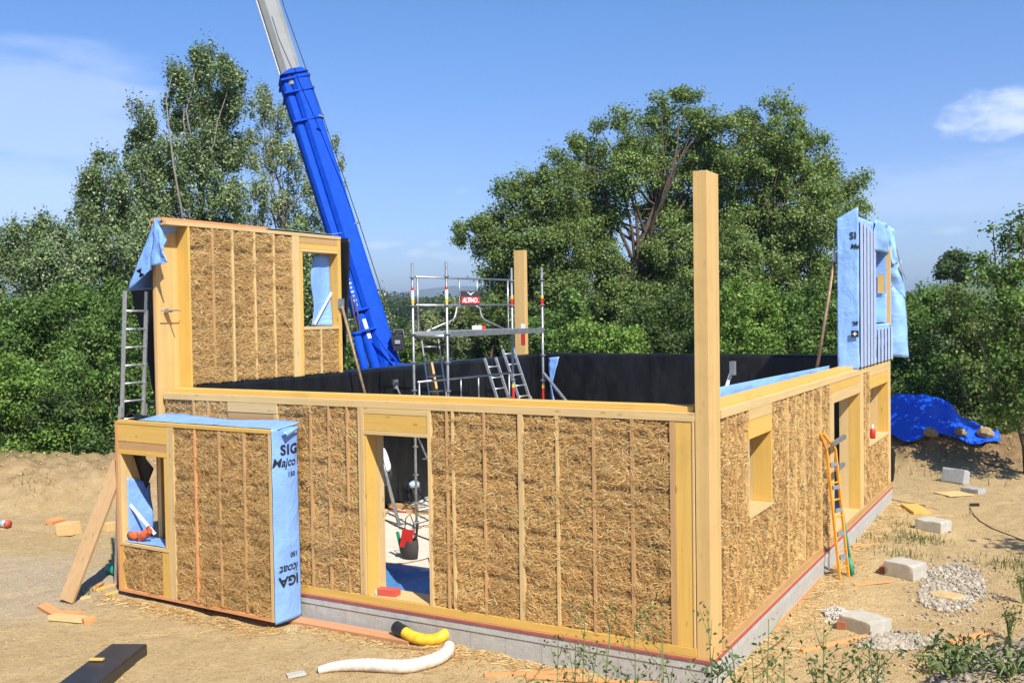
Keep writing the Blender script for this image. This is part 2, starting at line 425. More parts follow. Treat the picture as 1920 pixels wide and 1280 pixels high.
for cx, cy, rr in ((.75, 3.9, .9), (.6, 6.3, 1.0)):
    saw = np.maximum(saw, (1-smooth(.3*rr, rr, np.hypot(GX-cx, (GY-cy)*.6)+(wob-.5)*.7)))
p_gl = on_ground(60, 1090)
grav = .62*(1-smooth(.5, 2.6, np.hypot((GX-p_gl[0]-.3)*.8, (GY-p_gl[1])*1.1)+(wob-.5)*2.4))
FQ = (GX-CAM[0])*FWH[0]+(GY-CAM[1])*FWH[1]; SQ = (GX-CAM[0])*RTH[0]+(GY-CAM[1])*RTH[1]
grav = np.maximum(grav, .8*smooth(.25, .45, SQ/np.maximum(FQ, .5))*smooth(.0, .5, GZ)*(FQ < 12)*(FQ > 2)*(wob > .42))
dist_g = np.minimum(1, smooth(13.5, 17.5, GY+(wob-.5)*3+np.where(GX > -1, -6.5, 0)*smooth(-1, 1, GX)) + smooth(17.5, 20.5, -GX+np.maximum(GY-3, 0)*.35+(wob-.5)*2))
dist_g = np.maximum(dist_g, smooth(9, 14, GX))
dist_g = np.where(np.hypot(GX-1, (GY-19)*1.1) < 4.2, dist_g*.1, dist_g)
soil_shade = np.maximum(1-smooth(1.2, 3.2, seg_dist(GX, GY, BERM)), np.exp(-((GX-.9)/3.4)**2-((GY-19.0)/2.2)**2)*1.3)  # brown soil mask; berm colour also darkened to stand in for weaker sun
ground_col = np.stack([saw, grav, dist_g], -1).reshape(-1, 3)
def ground_mat():
    n = NT('sandy_earth'); v = n.tc.outputs['Object']; m = n.attr('tint')
    sp = n.n.new('ShaderNodeSeparateColor'); n.l.new(m, sp.inputs[0])
    big = n.noise(v, .45, 5, .6); mid = n.noise(v, 3.2, 6, .68, .4); fine = n.noise(v, 24, 5, .7); grit = n.voro(v, 55)
    c = n.mix(n.ramp(mid, [(.32, 0), (.68, 1)]), (.47, .33, .155), (.62, .465, .245))
    c = n.mix(n.ramp(big, [(.38, 0), (.66, .75)]), c, (.54, .385, .185))
    c = n.mix(n.ramp(fine, [(.52, 0), (.72, .75)]), c, (.25, .16, .075)); c = n.mix(n.ramp(n.noise(v, 8.5, 5, .72, .6), [(.56, 0), (.70, .5)]), c, (.27, .175, .08))
    c = n.mix(n.ramp(fine, [(.2, .5), (.4, 0)]), c, (.60, .46, .27))
    c = n.mix(n.math('MULTIPLY', n.ramp(grit, [(.12, .8), (.26, 0)]), n.ramp(mid, [(.5, 0), (.62, 1)])), c, (.52, .44, .31))
    sawc = n.mix(n.ramp(fine, [(.35, 0), (.7, 1)]), (.52, .36, .155), (.72, .56, .31))
    c = n.mix(n.math('MULTIPLY', sp.outputs[0], n.ramp(mid, [(.2, .55), (.55, 1)])), c, sawc)
    gr = n.voro(v, 38, out='Color'); bwn = n.n.new('ShaderNodeRGBToBW'); n.l.new(gr, bwn.inputs[0])
    grc = n.mix(bwn.outputs[0], (.38, .31, .22), (.60, .52, .41))
    c = n.mix(n.math('MULTIPLY', sp.outputs[1], .85), c, grc)
    so = n.mix(n.ramp(mid, [(.35, 0), (.65, 1)]), (.31, .205, .10), (.45, .325, .175)); c = n.mix(n.math('MULTIPLY', n.attr('soil_shade', 'Fac'), .85), c, so); c = n.mix(n.math('MULTIPLY', n.attr('heap', 'Fac'), .8), c, n.mix(n.ramp(mid, [(.35, 0), (.65, 1)]), (.17, .105, .05), (.28, .185, .09)))
    gv = n.noise(v, .02, 4, .6); gfine = n.noise(v, 2.2, 6, .7)
    field = n.voro(n.mapping((.012, .02, 1), (0, 0, .5)), 1.0, out='Color'); bw2 = n.n.new('ShaderNodeRGBToBW'); n.l.new(field, bw2.inputs[0])
    fg = n.ramp(bw2.outputs[0], [(.25, (.055, .095, .022)), (.5, (.115, .165, .04)), (.72, (.20, .19, .07)), (.85, (.075, .12, .03))], 'CONSTANT')
    grass = n.mix(n.ramp(gfine, [(.3, 0), (.7, 1)]), (.06, .085, .022), (.17, .165, .06))
    ln = n.n.new('ShaderNodeVectorMath'); ln.operation = 'LENGTH'; n.l.new(v, ln.inputs[0])
    grass = n.mix(n.ramp(n.math('DIVIDE', ln.outputs['Value'], 400.0), [(.13, 0), (.2, 1)]), grass, n.mix(.25, fg, grass))
    c = n.mix(sp.outputs[2], c, grass)
    n.bump(n.math('ADD', n.math('MULTIPLY', fine, .5), n.math('ADD', mid, n.math('MULTIPLY', grit, .25))), .9, .09)
    return n.done(c, .95, 0, .15)
ground = np_mesh('ground', np.stack([GX, GY, GZ], -1).reshape(-1, 3), quads, ground_mat(), origin=(0, 0, 0), col=ground_col, smooth=True)
_a = ground.data.attributes.new('heap', 'FLOAT', 'POINT'); _a.data.foreach_set('value', np.clip(1.5*np.exp(-((GX-.9)/3.0)**4-((GY-19.0)/2.0)**4), 0, 1).astype(np.float32).ravel())
_a = ground.data.attributes.new('soil_shade', 'FLOAT', 'POINT'); _a.data.foreach_set('value', np.clip(soil_shade, 0, 1).astype(np.float32).ravel())
tag(ground, kind='structure')

# ------------------------------------------------------------------ straw walls
class Frame:
    """wall-local axes: u along the wall, n out of the visible face, z up"""
    def __init__(s, O, U, N):
        s.O = np.asarray(O, float); s.U = np.asarray(U, float)/np.linalg.norm(U); s.N = np.asarray(N, float)/np.linalg.norm(N); s.Z = np.array([0, 0, 1.0])
    def p(s, u, n, z): return s.O+s.U*u+s.N*n+s.Z*z
    def pa(s, u, n, z): return s.O+np.outer(u, s.U)+np.outer(n, s.N)+np.outer(z, s.Z)
    def box(s, mb, u0, u1, n0, n1, z0, z1, mi=0):
        P = [s.p(u, n, z) for z in (z0, z1) for (u, n) in ((u0, n0), (u1, n0), (u1, n1), (u0, n1))]
        if np.dot(np.cross(s.U, s.N), s.Z) < 0: P = [P[i] for i in (0, 3, 2, 1, 4, 7, 6, 5)]
        mb.hexa(P, mi)
    def one(s, name, mat, parent, *b, bevel=.003):
        mb = MB(); s.box(mb, *b); return mb.build(name, mat, parent, bevel=bevel)
PAL = np.array([(.62, .395, .155), (.70, .49, .22), (.49, .275, .095), (.80, .62, .34), (.40, .215, .072), (.56, .335, .115), (.55, .42, .18)])*np.array([.99, .945, .85])
def straw_disp(uu, zz):
    lay = np.abs(((zz+.10*fbm(uu*1.3, zz*.2, 104)) % .62)/.62-.5)*2
    return .075*(fbm(uu*2.6, zz*3.4, 105)-.5)+.075*(fbm(uu*7+3, zz*10, 101)-.5)+.035*(fbm(uu*19, zz*26, 102, 3)-.5)-.022*smooth(.80, 1.0, lay)
def straw_wall(frame, rects, studs, depth, parent, name, density=1500, tone=1.0, wid=(.003, .0066), cols=None, horizontal=.75, studw=.02):
    """straw infill: a body with a bumpy face, and thousands of loose straws standing out of it"""
    V = []; Q = []; C = []; base = 0
    for (u0, u1, z0, z1) in rects:   # body: grid face + sides/back
        nu = max(2, int((u1-u0)/.035)); nz = max(2, int((z1-z0)/.035))
        uu, zz = np.meshgrid(np.linspace(u0, u1, nu+1), np.linspace(z0, z1, nz+1))
        b = straw_disp(uu, zz)
        edge = np.minimum(np.minimum(uu-u0, u1-uu), np.minimum(zz-z0, z1-zz)); b = b-.02*(1-smooth(0, .03, edge))
        V.append(frame.pa(uu.ravel(), (b-.010).ravel(), zz.ravel()))
        id_ = np.arange(uu.size).reshape(uu.shape)+base
        q = np.stack([id_[:-1, :-1], id_[:-1, 1:], id_[1:, 1:], id_[1:, :-1]], -1).reshape(-1, 4); Q.append(q); base += uu.size
        c8 = [frame.p(u, n, z) for z in (z0, z1) for (u, n) in ((u0, -.06), (u1, -.06), (u1, -depth), (u0, -depth))]
        V.append(np.array(c8)); Q.append(np.array([(0, 1, 2, 3), (7, 6, 5, 4), (1, 5, 6, 2), (2, 6, 7, 3), (3, 7, 4, 0)])+base); base += 8
    body = np_mesh(name, np.concatenate(V), np.concatenate(Q), STRAWB, parent)
    P = []; CC = []; density *= 2.15
    for (u0, u1, z0, z1) in rects:
        n = int((u1-u0)*(z1-z0)*density)
        u = RNG.uniform(u0+.01, u1-.01, n); z = RNG.uniform(z0+.01, z1-.01, n)
        keep = np.ones(n, bool)
        for su in studs: keep &= (np.abs(u-su) > studw+.004) | (RNG.random(n) < .28)
        u, z = u[keep], z[keep]; n = len(u)
        L = np.clip(RNG.lognormal(-2.78, .5, n), .025, .2)
        loc = (fbm(u*1.6, z*1.6, 111)-.5)*2.2
        ang = np.where(RNG.random(n) < horizontal, loc+RNG.normal(0, .5, n), RNG.uniform(-1.57, 1.57, n))
        w = RNG.uniform(wid[0], wid[1], n); bend = RNG.normal(0, .25, n)
        eg = np.minimum(np.minimum(u-u0, u1-u), np.minimum(z-z0, z1-z)); n0 = straw_disp(u, z)-.014*(1-smooth(0, .03, eg))+RNG.uniform(-.010, .016, n); n1 = n0+RNG.normal(0, .3, n)*L*.35
        lift = RNG.uniform(0, .012, n)
        du, dz = np.cos(ang), np.sin(ang)
        h = L/2
        limu0, limu1, limz0, limz1 = u0-.012, u1+.012, z0-.02, z1+.02
        pts = []
        for t, nn in ((-1, n0), (0, (n0+n1)/2+lift), (1, n1)):
            uu = np.clip(u+du*h*t-dz*bend*h*(abs(t)-.5)*.5, limu0, limu1); zz = np.clip(z+dz*h*t+du*bend*h*(abs(t)-.5)*.5, limz0, limz1)
            nn = np.clip(nn, -.07, .055)
            for sg in (-1, 1):
                tilt = RNG.normal(0, .35, n)
                pts.append(frame.pa(uu-dz*w*.5*sg, nn+sg*w*.5*tilt, zz+du*w*.5*sg))
        P.append(np.stack(pts, 1))
        ci = RNG.choice(len(PAL), n, p=[.27, .20, .17, .10, .08, .14, .04])
        bale = vnoise(np.floor(u/.47)*7.3+.5, np.floor(z/1.25+.3*np.floor(u/.47))*5.1+.5, 120)
        lay = np.abs(((z+.10*fbm(u*1.3, z*.2, 104)) % .62)/.62-.5)*2
        k = tone*(.80+.26*bale+.22*(fbm(u*2.2, z*3.5, 121)-.1)-.12*smooth(.80, 1.0, lay))*RNG.uniform(.75, 1.2, n)
        CC.append(PAL[ci]*1.22*k[:, None])
    P = np.concatenate(P); CC = np.concatenate(CC); n = len(P)
    b = np.arange(n)[:, None]*6
    q = np.concatenate([b+np.array([0, 2, 3, 1]), b+np.array([2, 4, 5, 3])], 0)
    np_mesh('loose_straw', P.reshape(-1, 3), q, STRAW, body, col=np.repeat(np.clip(CC, 0, .9), 6, 0))
    return body
def fringe(mb_pts, count, span): pass

def plane_hit(u, v, O, N):
    d = px_dir(u, v); t = np.dot(np.asarray(O, float)-CAM, N)/np.dot(d, N); return CAM+d*t
# ------------------------------------------------------------------ the house under construction
H = 2.7
house = thing('straw_bale_house', (-4.2, 6, -.4), 'half-built timber and straw house shell with open top and door gap, centre of the site', 'house')
# foundation: block courses, mortar cap and damp strip
mb = MB()
def ring(mb, x0, x1, y0, y1, t, z0, z1):
    mb.box(x0, x1, y0, y0+t, z0, z1); mb.box(x0, x1, y1-t, y1, z0, z1); mb.box(x0, x0+t, y0+t, y1-t, z0, z1); mb.box(x1-t, x1, y0+t, y1-t, z0, z1)
ring(mb, -8.7, .022, -.022, 11.97, .38, -.75, -.128)
x = -8.6
while x < 0:      # vertical joints between blocks
    mb.box(x, x+.008, -.0245, -.021, -.7, -.131, 1); x += .5
found = mb.build('foundation', [CONC, plain('dark_joint', (.30, .29, .27), .9)], house)
mb = MB(); ring(mb, -8.71, .034, -.034, 11.98, .40, -.13, -.035); o = mb.build('mortar_cap', CAPM, found)
mb = MB(); ring(mb, -8.69, .05, -.05, 11.99, .05, -.032, -.012); mb.build('damp_strip', plain('red_damp_strip', (.36, .075, .07), .55), found)
mb = MB(); ring(mb, -8.69, .03, -.03, 11.98, .3, -.010, .0); mb.build('packer_strip', W['tan', 'x'], found)
mb = MB(); mb.box(-8.4, -.3, .3, 11.7, -.5, .018); slab = mb.build('floor_slab', SLABM, house)

# --- front wall (towards the camera on the left)
FF = Frame((0, 0, 0), (1, 0, 0), (0, -1, 0)); L1 = -8.55; T = .37
fw_studs = [-7.92, -7.62, -5.66, -5.34, -5.02, -3.42, -3.33, -2.87, -1.86, -1.385, -.905]
front = straw_wall(FF, [(L1, -7.22, .1, 2.6), (-7.22, -6.26, .1, 2.12), (-6.26, -4.84, .1, 2.6), (-3.66, -2.39, .1, 2.6), (-2.32, -.46, .1, 2.6)], fw_studs, T-.02, house, 'straw_wall', density=1900, tone=.95)
front['label'] = 'straw wall with a tall door gap'
for su in fw_studs:
    w_ = .016+.006*random.random()
    FF.one('stud', W[('tan' if random.random() < .55 else 'light'), 'z'], front, su-w_, su+w_, -.1, .013, .1, 2.6)
FF.one('stud', W['light', 'z'], front, -2.39, -2.322, -.2, .014, .1, 2.6)
FF.one('top_plate', W['light', 'x'], front, L1, -.165, -T, .012, 2.602, 2.70)
FF.one('top_plate', W['yel', 'x'], front, L1+.06, -.20, -.33, -.075, 2.702, 2.758)
FF.one('sole_plate', W['yel', 'x'], front, L1, -.163, -T, .016, .003, .098)
# small blocked opening behind the loose panel
FF.one('lintel', W['light', 'x'], front, -7.218, -6.262, -.2, .012, 2.46, 2.598)
FF.one('lintel', W['tan', 'x'], front, -7.218, -6.33, -.2, .004, 2.12, 2.457)
FF.one('stud', W['light', 'z'], front, -6.328, -6.262, -.2, .006, 2.12, 2.457)
# door gap
FF.one('lintel', W['light', 'x'], front, -4.73, -3.715, -T, .010, 2.525, 2.60)
FF.one('lintel', W['yel', 'x'], front, -4.73, -3.715, -T, .006, 2.305, 2.522)
FF.one('lintel', W['light', 'x'], front, -4.73, -3.715, -T, .016, 2.25, 2.302)
FF.one('jamb', W['light', 'z'], front, -4.836, -4.788, -T, .010, .1, 2.6)
FF.one('jamb', W['light', 'z'], front, -4.784, -4.732, -T, .016, .1, 2.6)
FF.one('jamb', W['yel', 'z'], front, -4.730, -4.700, -.215, .004, .102, 2.248)
FF.one('jamb', W['light', 'z'], front, -4.730, -4.698, -T, -.217, .102, 2.248)
FF.one('jamb', W['light', 'z'], front, -3.712, -3.662, -T, .014, .1, 2.6)
FF.one('door_sill', W['light', 'x'], front, -4.69, -3.72, -T, -.004, .099, .112)
# right hand end boards beside the corner post
FF.one('end_board', W['tan', 'z'], front, -.457, -.392, -.2, .006, .1, 2.6)
FF.one('end_board', W['yel', 'z'], front, -.39, -.197, -.2, .002, .1, 2.6)
FF.one('end_board', W['light', 'z'], front, -.195, -.17, -.2, .012, .1, 2.6)
FF.one('membrane', BLACK, front, L1, -.4, -T-.02, -T-.004, .02, 2.66, bevel=0) if False else None
mb = MB()
for a, b in ((L1+.15, -4.74), (-3.65, -.4)): FF.box(mb, a, b, -T-.022, -T-.006, .02, 2.68)
mb.build('membrane', BLACK, front)

# --- right wall
FR = Frame((0, 0, 0), (0, 1, 0), (1, 0, 0))
rw_studs = [.62, .95, 1.22, 3.35, 3.8, 4.3, 4.85, 5.4, 9.15, 10.2, 10.75, 11.3]
right = straw_wall(FR, [(.40, 1.47, .1, 2.6), (1.47, 2.53, .1, 1.26), (2.53, 6.0, .1, 2.6), (8.88, 9.5, .1, 2.6), (9.5, 11.72, .1, 1.15)], rw_studs, T-.02, house, 'straw_wall', density=1250, tone=1.05)
right['label'] = 'straw wall with two windows and a wide door gap'
for su in rw_studs[:8]:
    FR.one('stud', W['tan' if su < 1.3 else 'light', 'z'], right, su-.014, su+.014, -.1, .010, .1, 2.6)
FR.one('stud', W['light', 'z'], right, 9.15-.014, 9.15+.014, -.1, .0, .1, 2.6)
FR.one('top_plate', W['light', 'y'], right, .40, 11.95, -T, .012, 2.602, 2.70)
FR.one('top_plate', W['yel', 'y'], right, .40, 8.35, -.33, -.075, 2.702, 2.758)
FR.one('sole_plate', W['tan', 'y'], right, .39, 11.95, -T, .016, .003, .098)
# window
FR.one('lintel', W['light', 'y'], right, 1.472, 2.528, -.2, .010, 2.47, 2.60)
FR.one('lintel', W['yel', 'y'], right, 1.472, 2.528, -T, .005, 2.24, 2.468)
FR.one('window_frame', W['light', 'z'], right, 1.472, 1.50, -T, .004, 1.28, 2.24)
FR.one('window_frame', W['yel', 'z'], right, 2.50, 2.528, -.25, .004, 1.305, 2.24)
FR.one('window_frame', W['light', 'z'], right, 2.50, 2.530, -T, -.252, 1.305, 2.24)
FR.one('window_sill', W['light', 'y'], right, 1.472, 2.528, -T, .010, 1.262, 1.303)
# door gap
FR.one('jamb', W['light', 'z'], right, 6.002, 6.10, -T, .008, .1, 2.6)
FR.one('jamb', W['light', 'z'], right, 6.102, 6.34, -T, .002, .1, 2.44)
FR.one('lintel', W['yel', 'y'], right, 6.102, 8.60, -T, .004, 2.445, 2.60)
FR.one('lintel', W['light', 'y'], right, 6.342, 8.60, -T, .012, 2.27, 2.442)
FR.one('jamb', W['yel', 'z'], right, 8.57, 8.602, -.20, .003, .102, 2.268)
FR.one('jamb', W['light', 'z'], right, 8.57, 8.602, -T, -.202, .102, 2.268)
FR.one('jamb', W['light', 'z'], right, 8.604, 8.87, -T, .012, .1, 2.6)
FR.one('door_sill', W['light', 'y'], right, 6.34, 8.57, -T, -.004, .099, .112)
# far window
FR.one('lintel', W['light', 'y'], right, 9.502, 11.70, -.2, .010, 2.50, 2.60)
FR.one('lintel', W['yel', 'y'], right, 9.502, 11.70, -T, .005, 2.26, 2.498)
FR.one('window_frame', W['yel', 'z'], right, 11.66, 11.698, -.20, .003, 1.202, 2.258)
FR.one('window_frame', W['light', 'z'], right, 11.66, 11.698, -T, -.202, 1.202, 2.258)
FR.one('window_frame', W['light', 'z'], right, 9.502, 9.54, -T, .003, 1.202, 2.258)
FR.one('window_sill', W['light', 'y'], right, 9.502, 11.70, -T, .010, 1.152, 1.20)
FR.one('end_board', W['light', 'z'], right, 11.702, 11.95, -T, .010, .1, 2.6)
mb = MB()
for a, b, c, d in ((.45, 1.47, .02, 2.68), (1.47, 2.53, .02, 1.25), (2.53, 6.0, .02, 2.68), (8.9, 9.5, .02, 2.68), (9.5, 11.6, .02, 1.14)): FR.box(mb, a, b, -T-.022, -T-.006, c, d)
mb.build('membrane', BLACK, right)
# blue sheet folded up along the inner edge of the top plate
def strip_sheet(name, path, width_vec, mat, parent, amp=.03, nu=60, nv=6, seed=0, thick=.004):
    path = [np.asarray(p, float) for p in path]; wv = [np.asarray(w, float) for w in width_vec]
    seg = np.linspace(0, len(path)-1, nu+1); V = []
    for s_ in seg:
        i = min(int(s_), len(path)-2); t = s_-i; p = path[i]*(1-t)+path[i+1]*t; w = wv[i]*(1-t)+wv[i+1]*t
        for j in range(nv+1): V.append(p+w*j/nv)
    V = np.array(V); a = V.reshape(nu+1, nv+1, 3)
    nrm = np.cross(a[1:, 1:]-a[:-1, :-1], a[1:, :-1]-a[:-1, 1:]).reshape(-1, 3).mean(0); nrm /= np.linalg.norm(nrm)
    ii, jj = np.meshgrid(np.arange(nu+1), np.arange(nv+1), indexing='ij')
    d = (fbm(ii*.35+seed, jj*.7, 200+seed)-.5)*2*amp
    V = V+np.outer(d.ravel(), nrm)
    id_ = np.arange((nu+1)*(nv+1)).reshape(nu+1, nv+1)
    q = np.stack([id_[:-1, :-1], id_[1:, :-1], id_[1:, 1:], id_[:-1, 1:]], -1).reshape(-1, 4)
    o = np_mesh(name, V, q, mat, parent, smooth=True)
    m = o.modifiers.new('thickness', 'SOLIDIFY'); m.thickness = thick
    return o
strip_sheet('membrane_strip', [(-.40, 1.15, 2.71), (-.40, 4.2, 2.71), (-.40, 8.0, 2.70)], [(-.03, 0, .15), (-.03, 0, .12), (-.02, 0, .09)], BLUE, right, .018, 60, 5, 3)

# --- left wall and back wall: seen from inside, lined with black sheet
XI = -8.36
mb = MB(); mb.box(-8.72, XI-.02, .40, 11.96, .0, 2.74); left = mb.build('lined_wall', STRAWB, house)
left['label'] = 'wall lined with black plastic sheet along the left side'
def lining(name, O, U, N, length, z1, parent, seed):
    fr = Frame(O, U, N); nu = int(length/.06); nz = 44
    uu, zz = np.meshgrid(np.linspace(0, length, nu+1), np.linspace(.02, z1, nz+1))
    d = .05*(fbm(uu*.9+zz*.55, zz*.35, seed)-.5)+.045*(fbm(uu*2.6+zz*1.8, zz*.5, seed+1)-.5)+.006*(fbm(uu*8, zz*5, seed+2)-.5)
    topf = smooth(z1-.10, z1, zz)
    zz2 = zz+.025*(fbm(uu*1.5, uu*0, seed+3)-.5)*smooth(1.8, z1, zz)
    V = fr.pa(uu.ravel(), (.035+d*(1-topf*.6)).ravel(), zz2.ravel())
    id_ = np.arange(uu.size).reshape(uu.shape)
    q = np.stack([id_[:-1, :-1], id_[:-1, 1:], id_[1:, 1:], id_[1:, :-1]], -1).reshape(-1, 4)
    # fold over the top of the wall
    n0 = len(V); tu = np.linspace(0, length, nu+1)
    top = fr.pa(tu, np.full(nu+1, -.30), np.full(nu+1, z1+.012)+.03*(fbm(tu*2.2, tu*0, seed+5)-.5)); V = np.concatenate([V, top])
    lastrow = id_[-1]; tr = n0+np.arange(nu+1)
    q = np.concatenate([q, np.stack([lastrow[:-1], lastrow[1:], tr[1:], tr[:-1]], -1)])
    o = np_mesh(name, V, q, BLACK, parent, smooth=True); m = o.modifiers.new('thickness', 'SOLIDIFY'); m.thickness = .004; m.offset = -1
    return o
lining('membrane', (XI, .40, 0), (0, 1, 0), (1, 0, 0), 11.2, 2.775, left, 301)
mb = MB(); mb.box(-8.34, -.385, 11.62, 11.94, .0, 2.76); back = mb.build('lined_wall', STRAWB, house)
back['label'] = 'wall lined with black plastic sheet along the far side'
lining('membrane', (-8.36, 11.58, 0), (1, 0, 0), (0, -1, 0), 8.0, 2.80, back, 331)
strip_sheet('membrane_strip', [(-8.0, 11.50, 2.7), (-7.95, 11.48, 2.0), (-7.9, 11.48, 1.2)], [(.32, -.02, .03), (.06, -.05, 0), (.22, -.02, -.1)], BLUE, back, .03, 24, 4, 9)
# corner posts
mb = MB(); mb.box(-.160, 0.002, -.004, .385, .0, 5.33); p1 = mb.build('corner_post', W['post', 'z'], house, bevel=.006); p1['label'] = 'tall squared timber post at the near corner'
mb = MB(); mb.box(-9.02, -8.72, 11.62, 11.78, -.2, 5.42); p2 = mb.build('corner_post', W['post', 'z'], house, bevel=.006); p2['label'] = 'timber post at the far left corner with red and white sticker'
mb = MB(); mb.box(-8.83, -8.715, 11.612, 11.618, 3.02, 3.42); st = mb.build('sticker', REDP, p2)
mb = MB(); mb.box(-8.84, -8.712, 11.611, 11.617, 3.421, 3.55); mb.build('sticker', WHITEP, p2)

# ------------------------------------------------------------------ loose panel standing in front of the wall
A0 = np.array([-9.08, -.47, -.27]); B0 = np.array([-5.87, -.57, -.27])
pan = thing('straw_wall_unit', A0, 'loose straw wall panel with window hole and blue wrapped end, standing before the house', 'wall panel')
Lp = float(np.linalg.norm(B0-A0)); FP = Frame(A0, B0-A0, (-.031, -1, 0)); PT = 2.58
p_st = [1.745, 2.235, 2.72]
pbody = straw_wall(FP, [(.14, 1.0, .05, .70), (1.30, 3.18, .05, PT-.06)], p_st+[.53], .36, pan, 'straw_infill', density=2300, tone=.88)
for su in p_st: FP.one('stud', W['tan' if su > 2 else 'orange', 'z'], pan, su-.019, su+.019, -.1, .014, .06, PT-.06)
FP.one('stud', W['tan', 'z'], pan, .522, .546, -.1, -.004, .06, .70)
FP.one('stud', W['light', 'z'], pan, 1.155, 1.30, -.38, .012, .03, PT-.055)
FP.one('stud', W['yel', 'z'], pan, 1.0, 1.15, -.25, .004, .03, .70)
FP.one('stud', W['yel', 'z'], pan, .06, .14, -.25, .004, .03, .70)
FP.one('stud', W['orange', 'z'], pan, 0, .055, -.38, .010, .0, PT-.02)
FP.one('stud', W['light', 'z'], pan, 3.18, Lp+.02, -.38, .012, .0, PT-.055)
FP.one('top_rail', W['yel', 'x'], pan, .057, Lp+.02, -.38, .014, PT-.05, PT)
FP.one('bottom_rail', W['orange', 'x'], pan, .057, 3.178, -.38, .010, .0, .048)
FP.one('lintel', W['yel', 'x'], pan, .057, 1.153, -.3, .008, 2.27, PT-.053)
FP.one('lintel', W['tan', 'x'], pan, .057, 1.153, -.3, .003, 2.15, 2.268)
FP.one('lintel', W['yel', 'x'], pan, .057, 1.153, -.38, .010, 2.08, 2.148)
FP.one('window_frame', W['light', 'z'], pan, .057, .12, -.38, .010, .75, 2.078)
FP.one('window_frame', W['yel', 'z'], pan, 1.08, 1.152, -.38, .006, .75, 2.078)
FP.one('window_sill', W['light', 'x'], pan, .06, 1.15, -.38, .014, .703, .748)
# blue sheet: right end, top, and inside the window hole
def sheet_grid(frame, name, mat, parent, f, nu, nv, thick=.004):
    """f(s, t) -> (u, n, z) for s, t in 0..1"""
    S, Tt = np.meshgrid(np.linspace(0, 1, nu+1), np.linspace(0, 1, nv+1), indexing='ij')
    u, n, z = f(S, Tt); V = frame.pa(u.ravel(), n.ravel(), z.ravel())
    id_ = np.arange(S.size).reshape(S.shape)
    q = np.stack([id_[:-1, :-1], id_[1:, :-1], id_[1:, 1:], id_[:-1, 1:]], -1).reshape(-1, 4)
    o = np_mesh(name, V, q, mat, parent, smooth=True); m = o.modifiers.new('thickness', 'SOLIDIFY'); m.thickness = thick
    return o
E0 = Lp+.03
def f_end(s, t):
    wr = .022*(fbm(s*2.5, t*9, 401)-.5)+.03*(fbm(s*1.2+t*2, t*2.5, 402)-.5)
    return E0+.02+wr+.03*np.sin(s*3.14), -.49*s+.02, -.02+t*(PT+.04)
wrap = sheet_grid(FP, 'membrane_wrap', BLUE, pan, f_end, 18, 60)
def f_top(s, t):
    wr = .02*(fbm(s*12, t*2, 404)-.5)
    return .42+s*(E0-.36), -.07-.42*t-.0, PT+.012+.05*t+wr+.02*t*np.sin(s*9)
sheet_grid(FP, 'membrane_wrap', BLUE, pan, f_top, 60, 6)
def f_fold(s, t):
    return E0+.05-.02*s+.0*t, .0-.42*s, PT+.02-(.42*t)*(1-s)*.8*(t)*.6-.02
def f_top_b(s, t):
    return .03+s*.42, -.06-.36*t+.0*s, PT+.01+.10*np.exp(-((s-.55)/.25)**2)*(1-t)+.05*(fbm(s*6, t*4, 407)-.3)
sheet_grid(FP, 'membrane_wrap', BLACK, pan, f_top_b, 16, 8)
def f_win_l(s, t): return .128+.07*s+.03*np.sin(t*5)*s, -.09-.38*s, .76+t*(.95-.12*s)+.05*s*np.sin(t*6)
sheet_grid(FP, 'window_membrane', BLUE, pan, f_win_l, 14, 20)
def f_win_b(s, t): return .13+.94*s, -.02-.38*t, .754+.02*(fbm(s*5, t*3, 411))
sheet_grid(FP, 'window_membrane', BLUE, pan, f_win_b, 16, 8)
def f_win_t(s, t): return .13+.22*s, -.2-.2*t, 2.06-.62*t*(1-.6*s)
sheet_grid(FP, 'window_membrane', BLACK, pan, f_win_t, 10, 8)
def f_win_r(s, t): return 1.075-.10*s*(1-t), -.3-.10*s, .76+t*1.2
sheet_grid(FP, 'window_membrane', BLACK, pan, f_win_r, 6, 10)
def f_lside(s, t): return -.012-.06*s+.03*(fbm(s*2, t*5, 415)-.5), -.06-.36*s, .02+t*(PT-.1)
sheet_grid(FP, 'membrane_wrap', BLACK, pan, f_lside, 6, 24)
mb = MB(); a = [FP.p(.14, -.115, 1.27), FP.p(.17, -.12, 1.31), FP.p(.50, -.30, .86), FP.p(.46, -.29, .83)]
mb.prism(a, FP.N*.012); mb.build('tape', plain('white_tape', (.75, .78, .8), .4), pan)
# printed letters on the wrapped end (read along -n)
ex, ey = -FP.N, np.array([0, 0, 1.0])
def conf_end(w):
    q = w-FP.O; n_ = q@FP.N; z_ = q[:, 2]; uu, _, _ = f_end(np.clip((.02-n_)/.49, 0, 1), np.clip((z_+.02)/(PT+.04), 0, 1)); return FP.pa(uu+.009, n_, z_)
def epl(u, v): return plane_hit(u, v, FP.p(E0+.072, 0, 0), FP.U)
text_mb('SIG', .185, epl(527.5, 853), ex*1.18, ey, INK, wrap, 0, .006, spacing=1.12, clip=.30, conform=conf_end)
text_mb('Majco', .165, epl(514, 878), ex*1.12, ey, INK, wrap, .22, .002, spacing=.95, clip=.43, conform=conf_end)
text_mb('150', .088, epl(540, 893), ex*1.2, ey, INK, wrap, 0, .002, conform=conf_end)
text_mb('150', .088, epl(561, 1031), -ex*1.2, -ey, INK, wrap, 0, .002, conform=conf_end)
text_mb('icoat', .165, epl(562, 1052), -ex*1.12, -ey, INK, wrap, .22, .002, spacing=.95, conform=conf_end)
text_mb('IGA', .185, epl(562, 1073), -ex*1.18, -ey, INK, wrap, 0, .006, conform=conf_end)

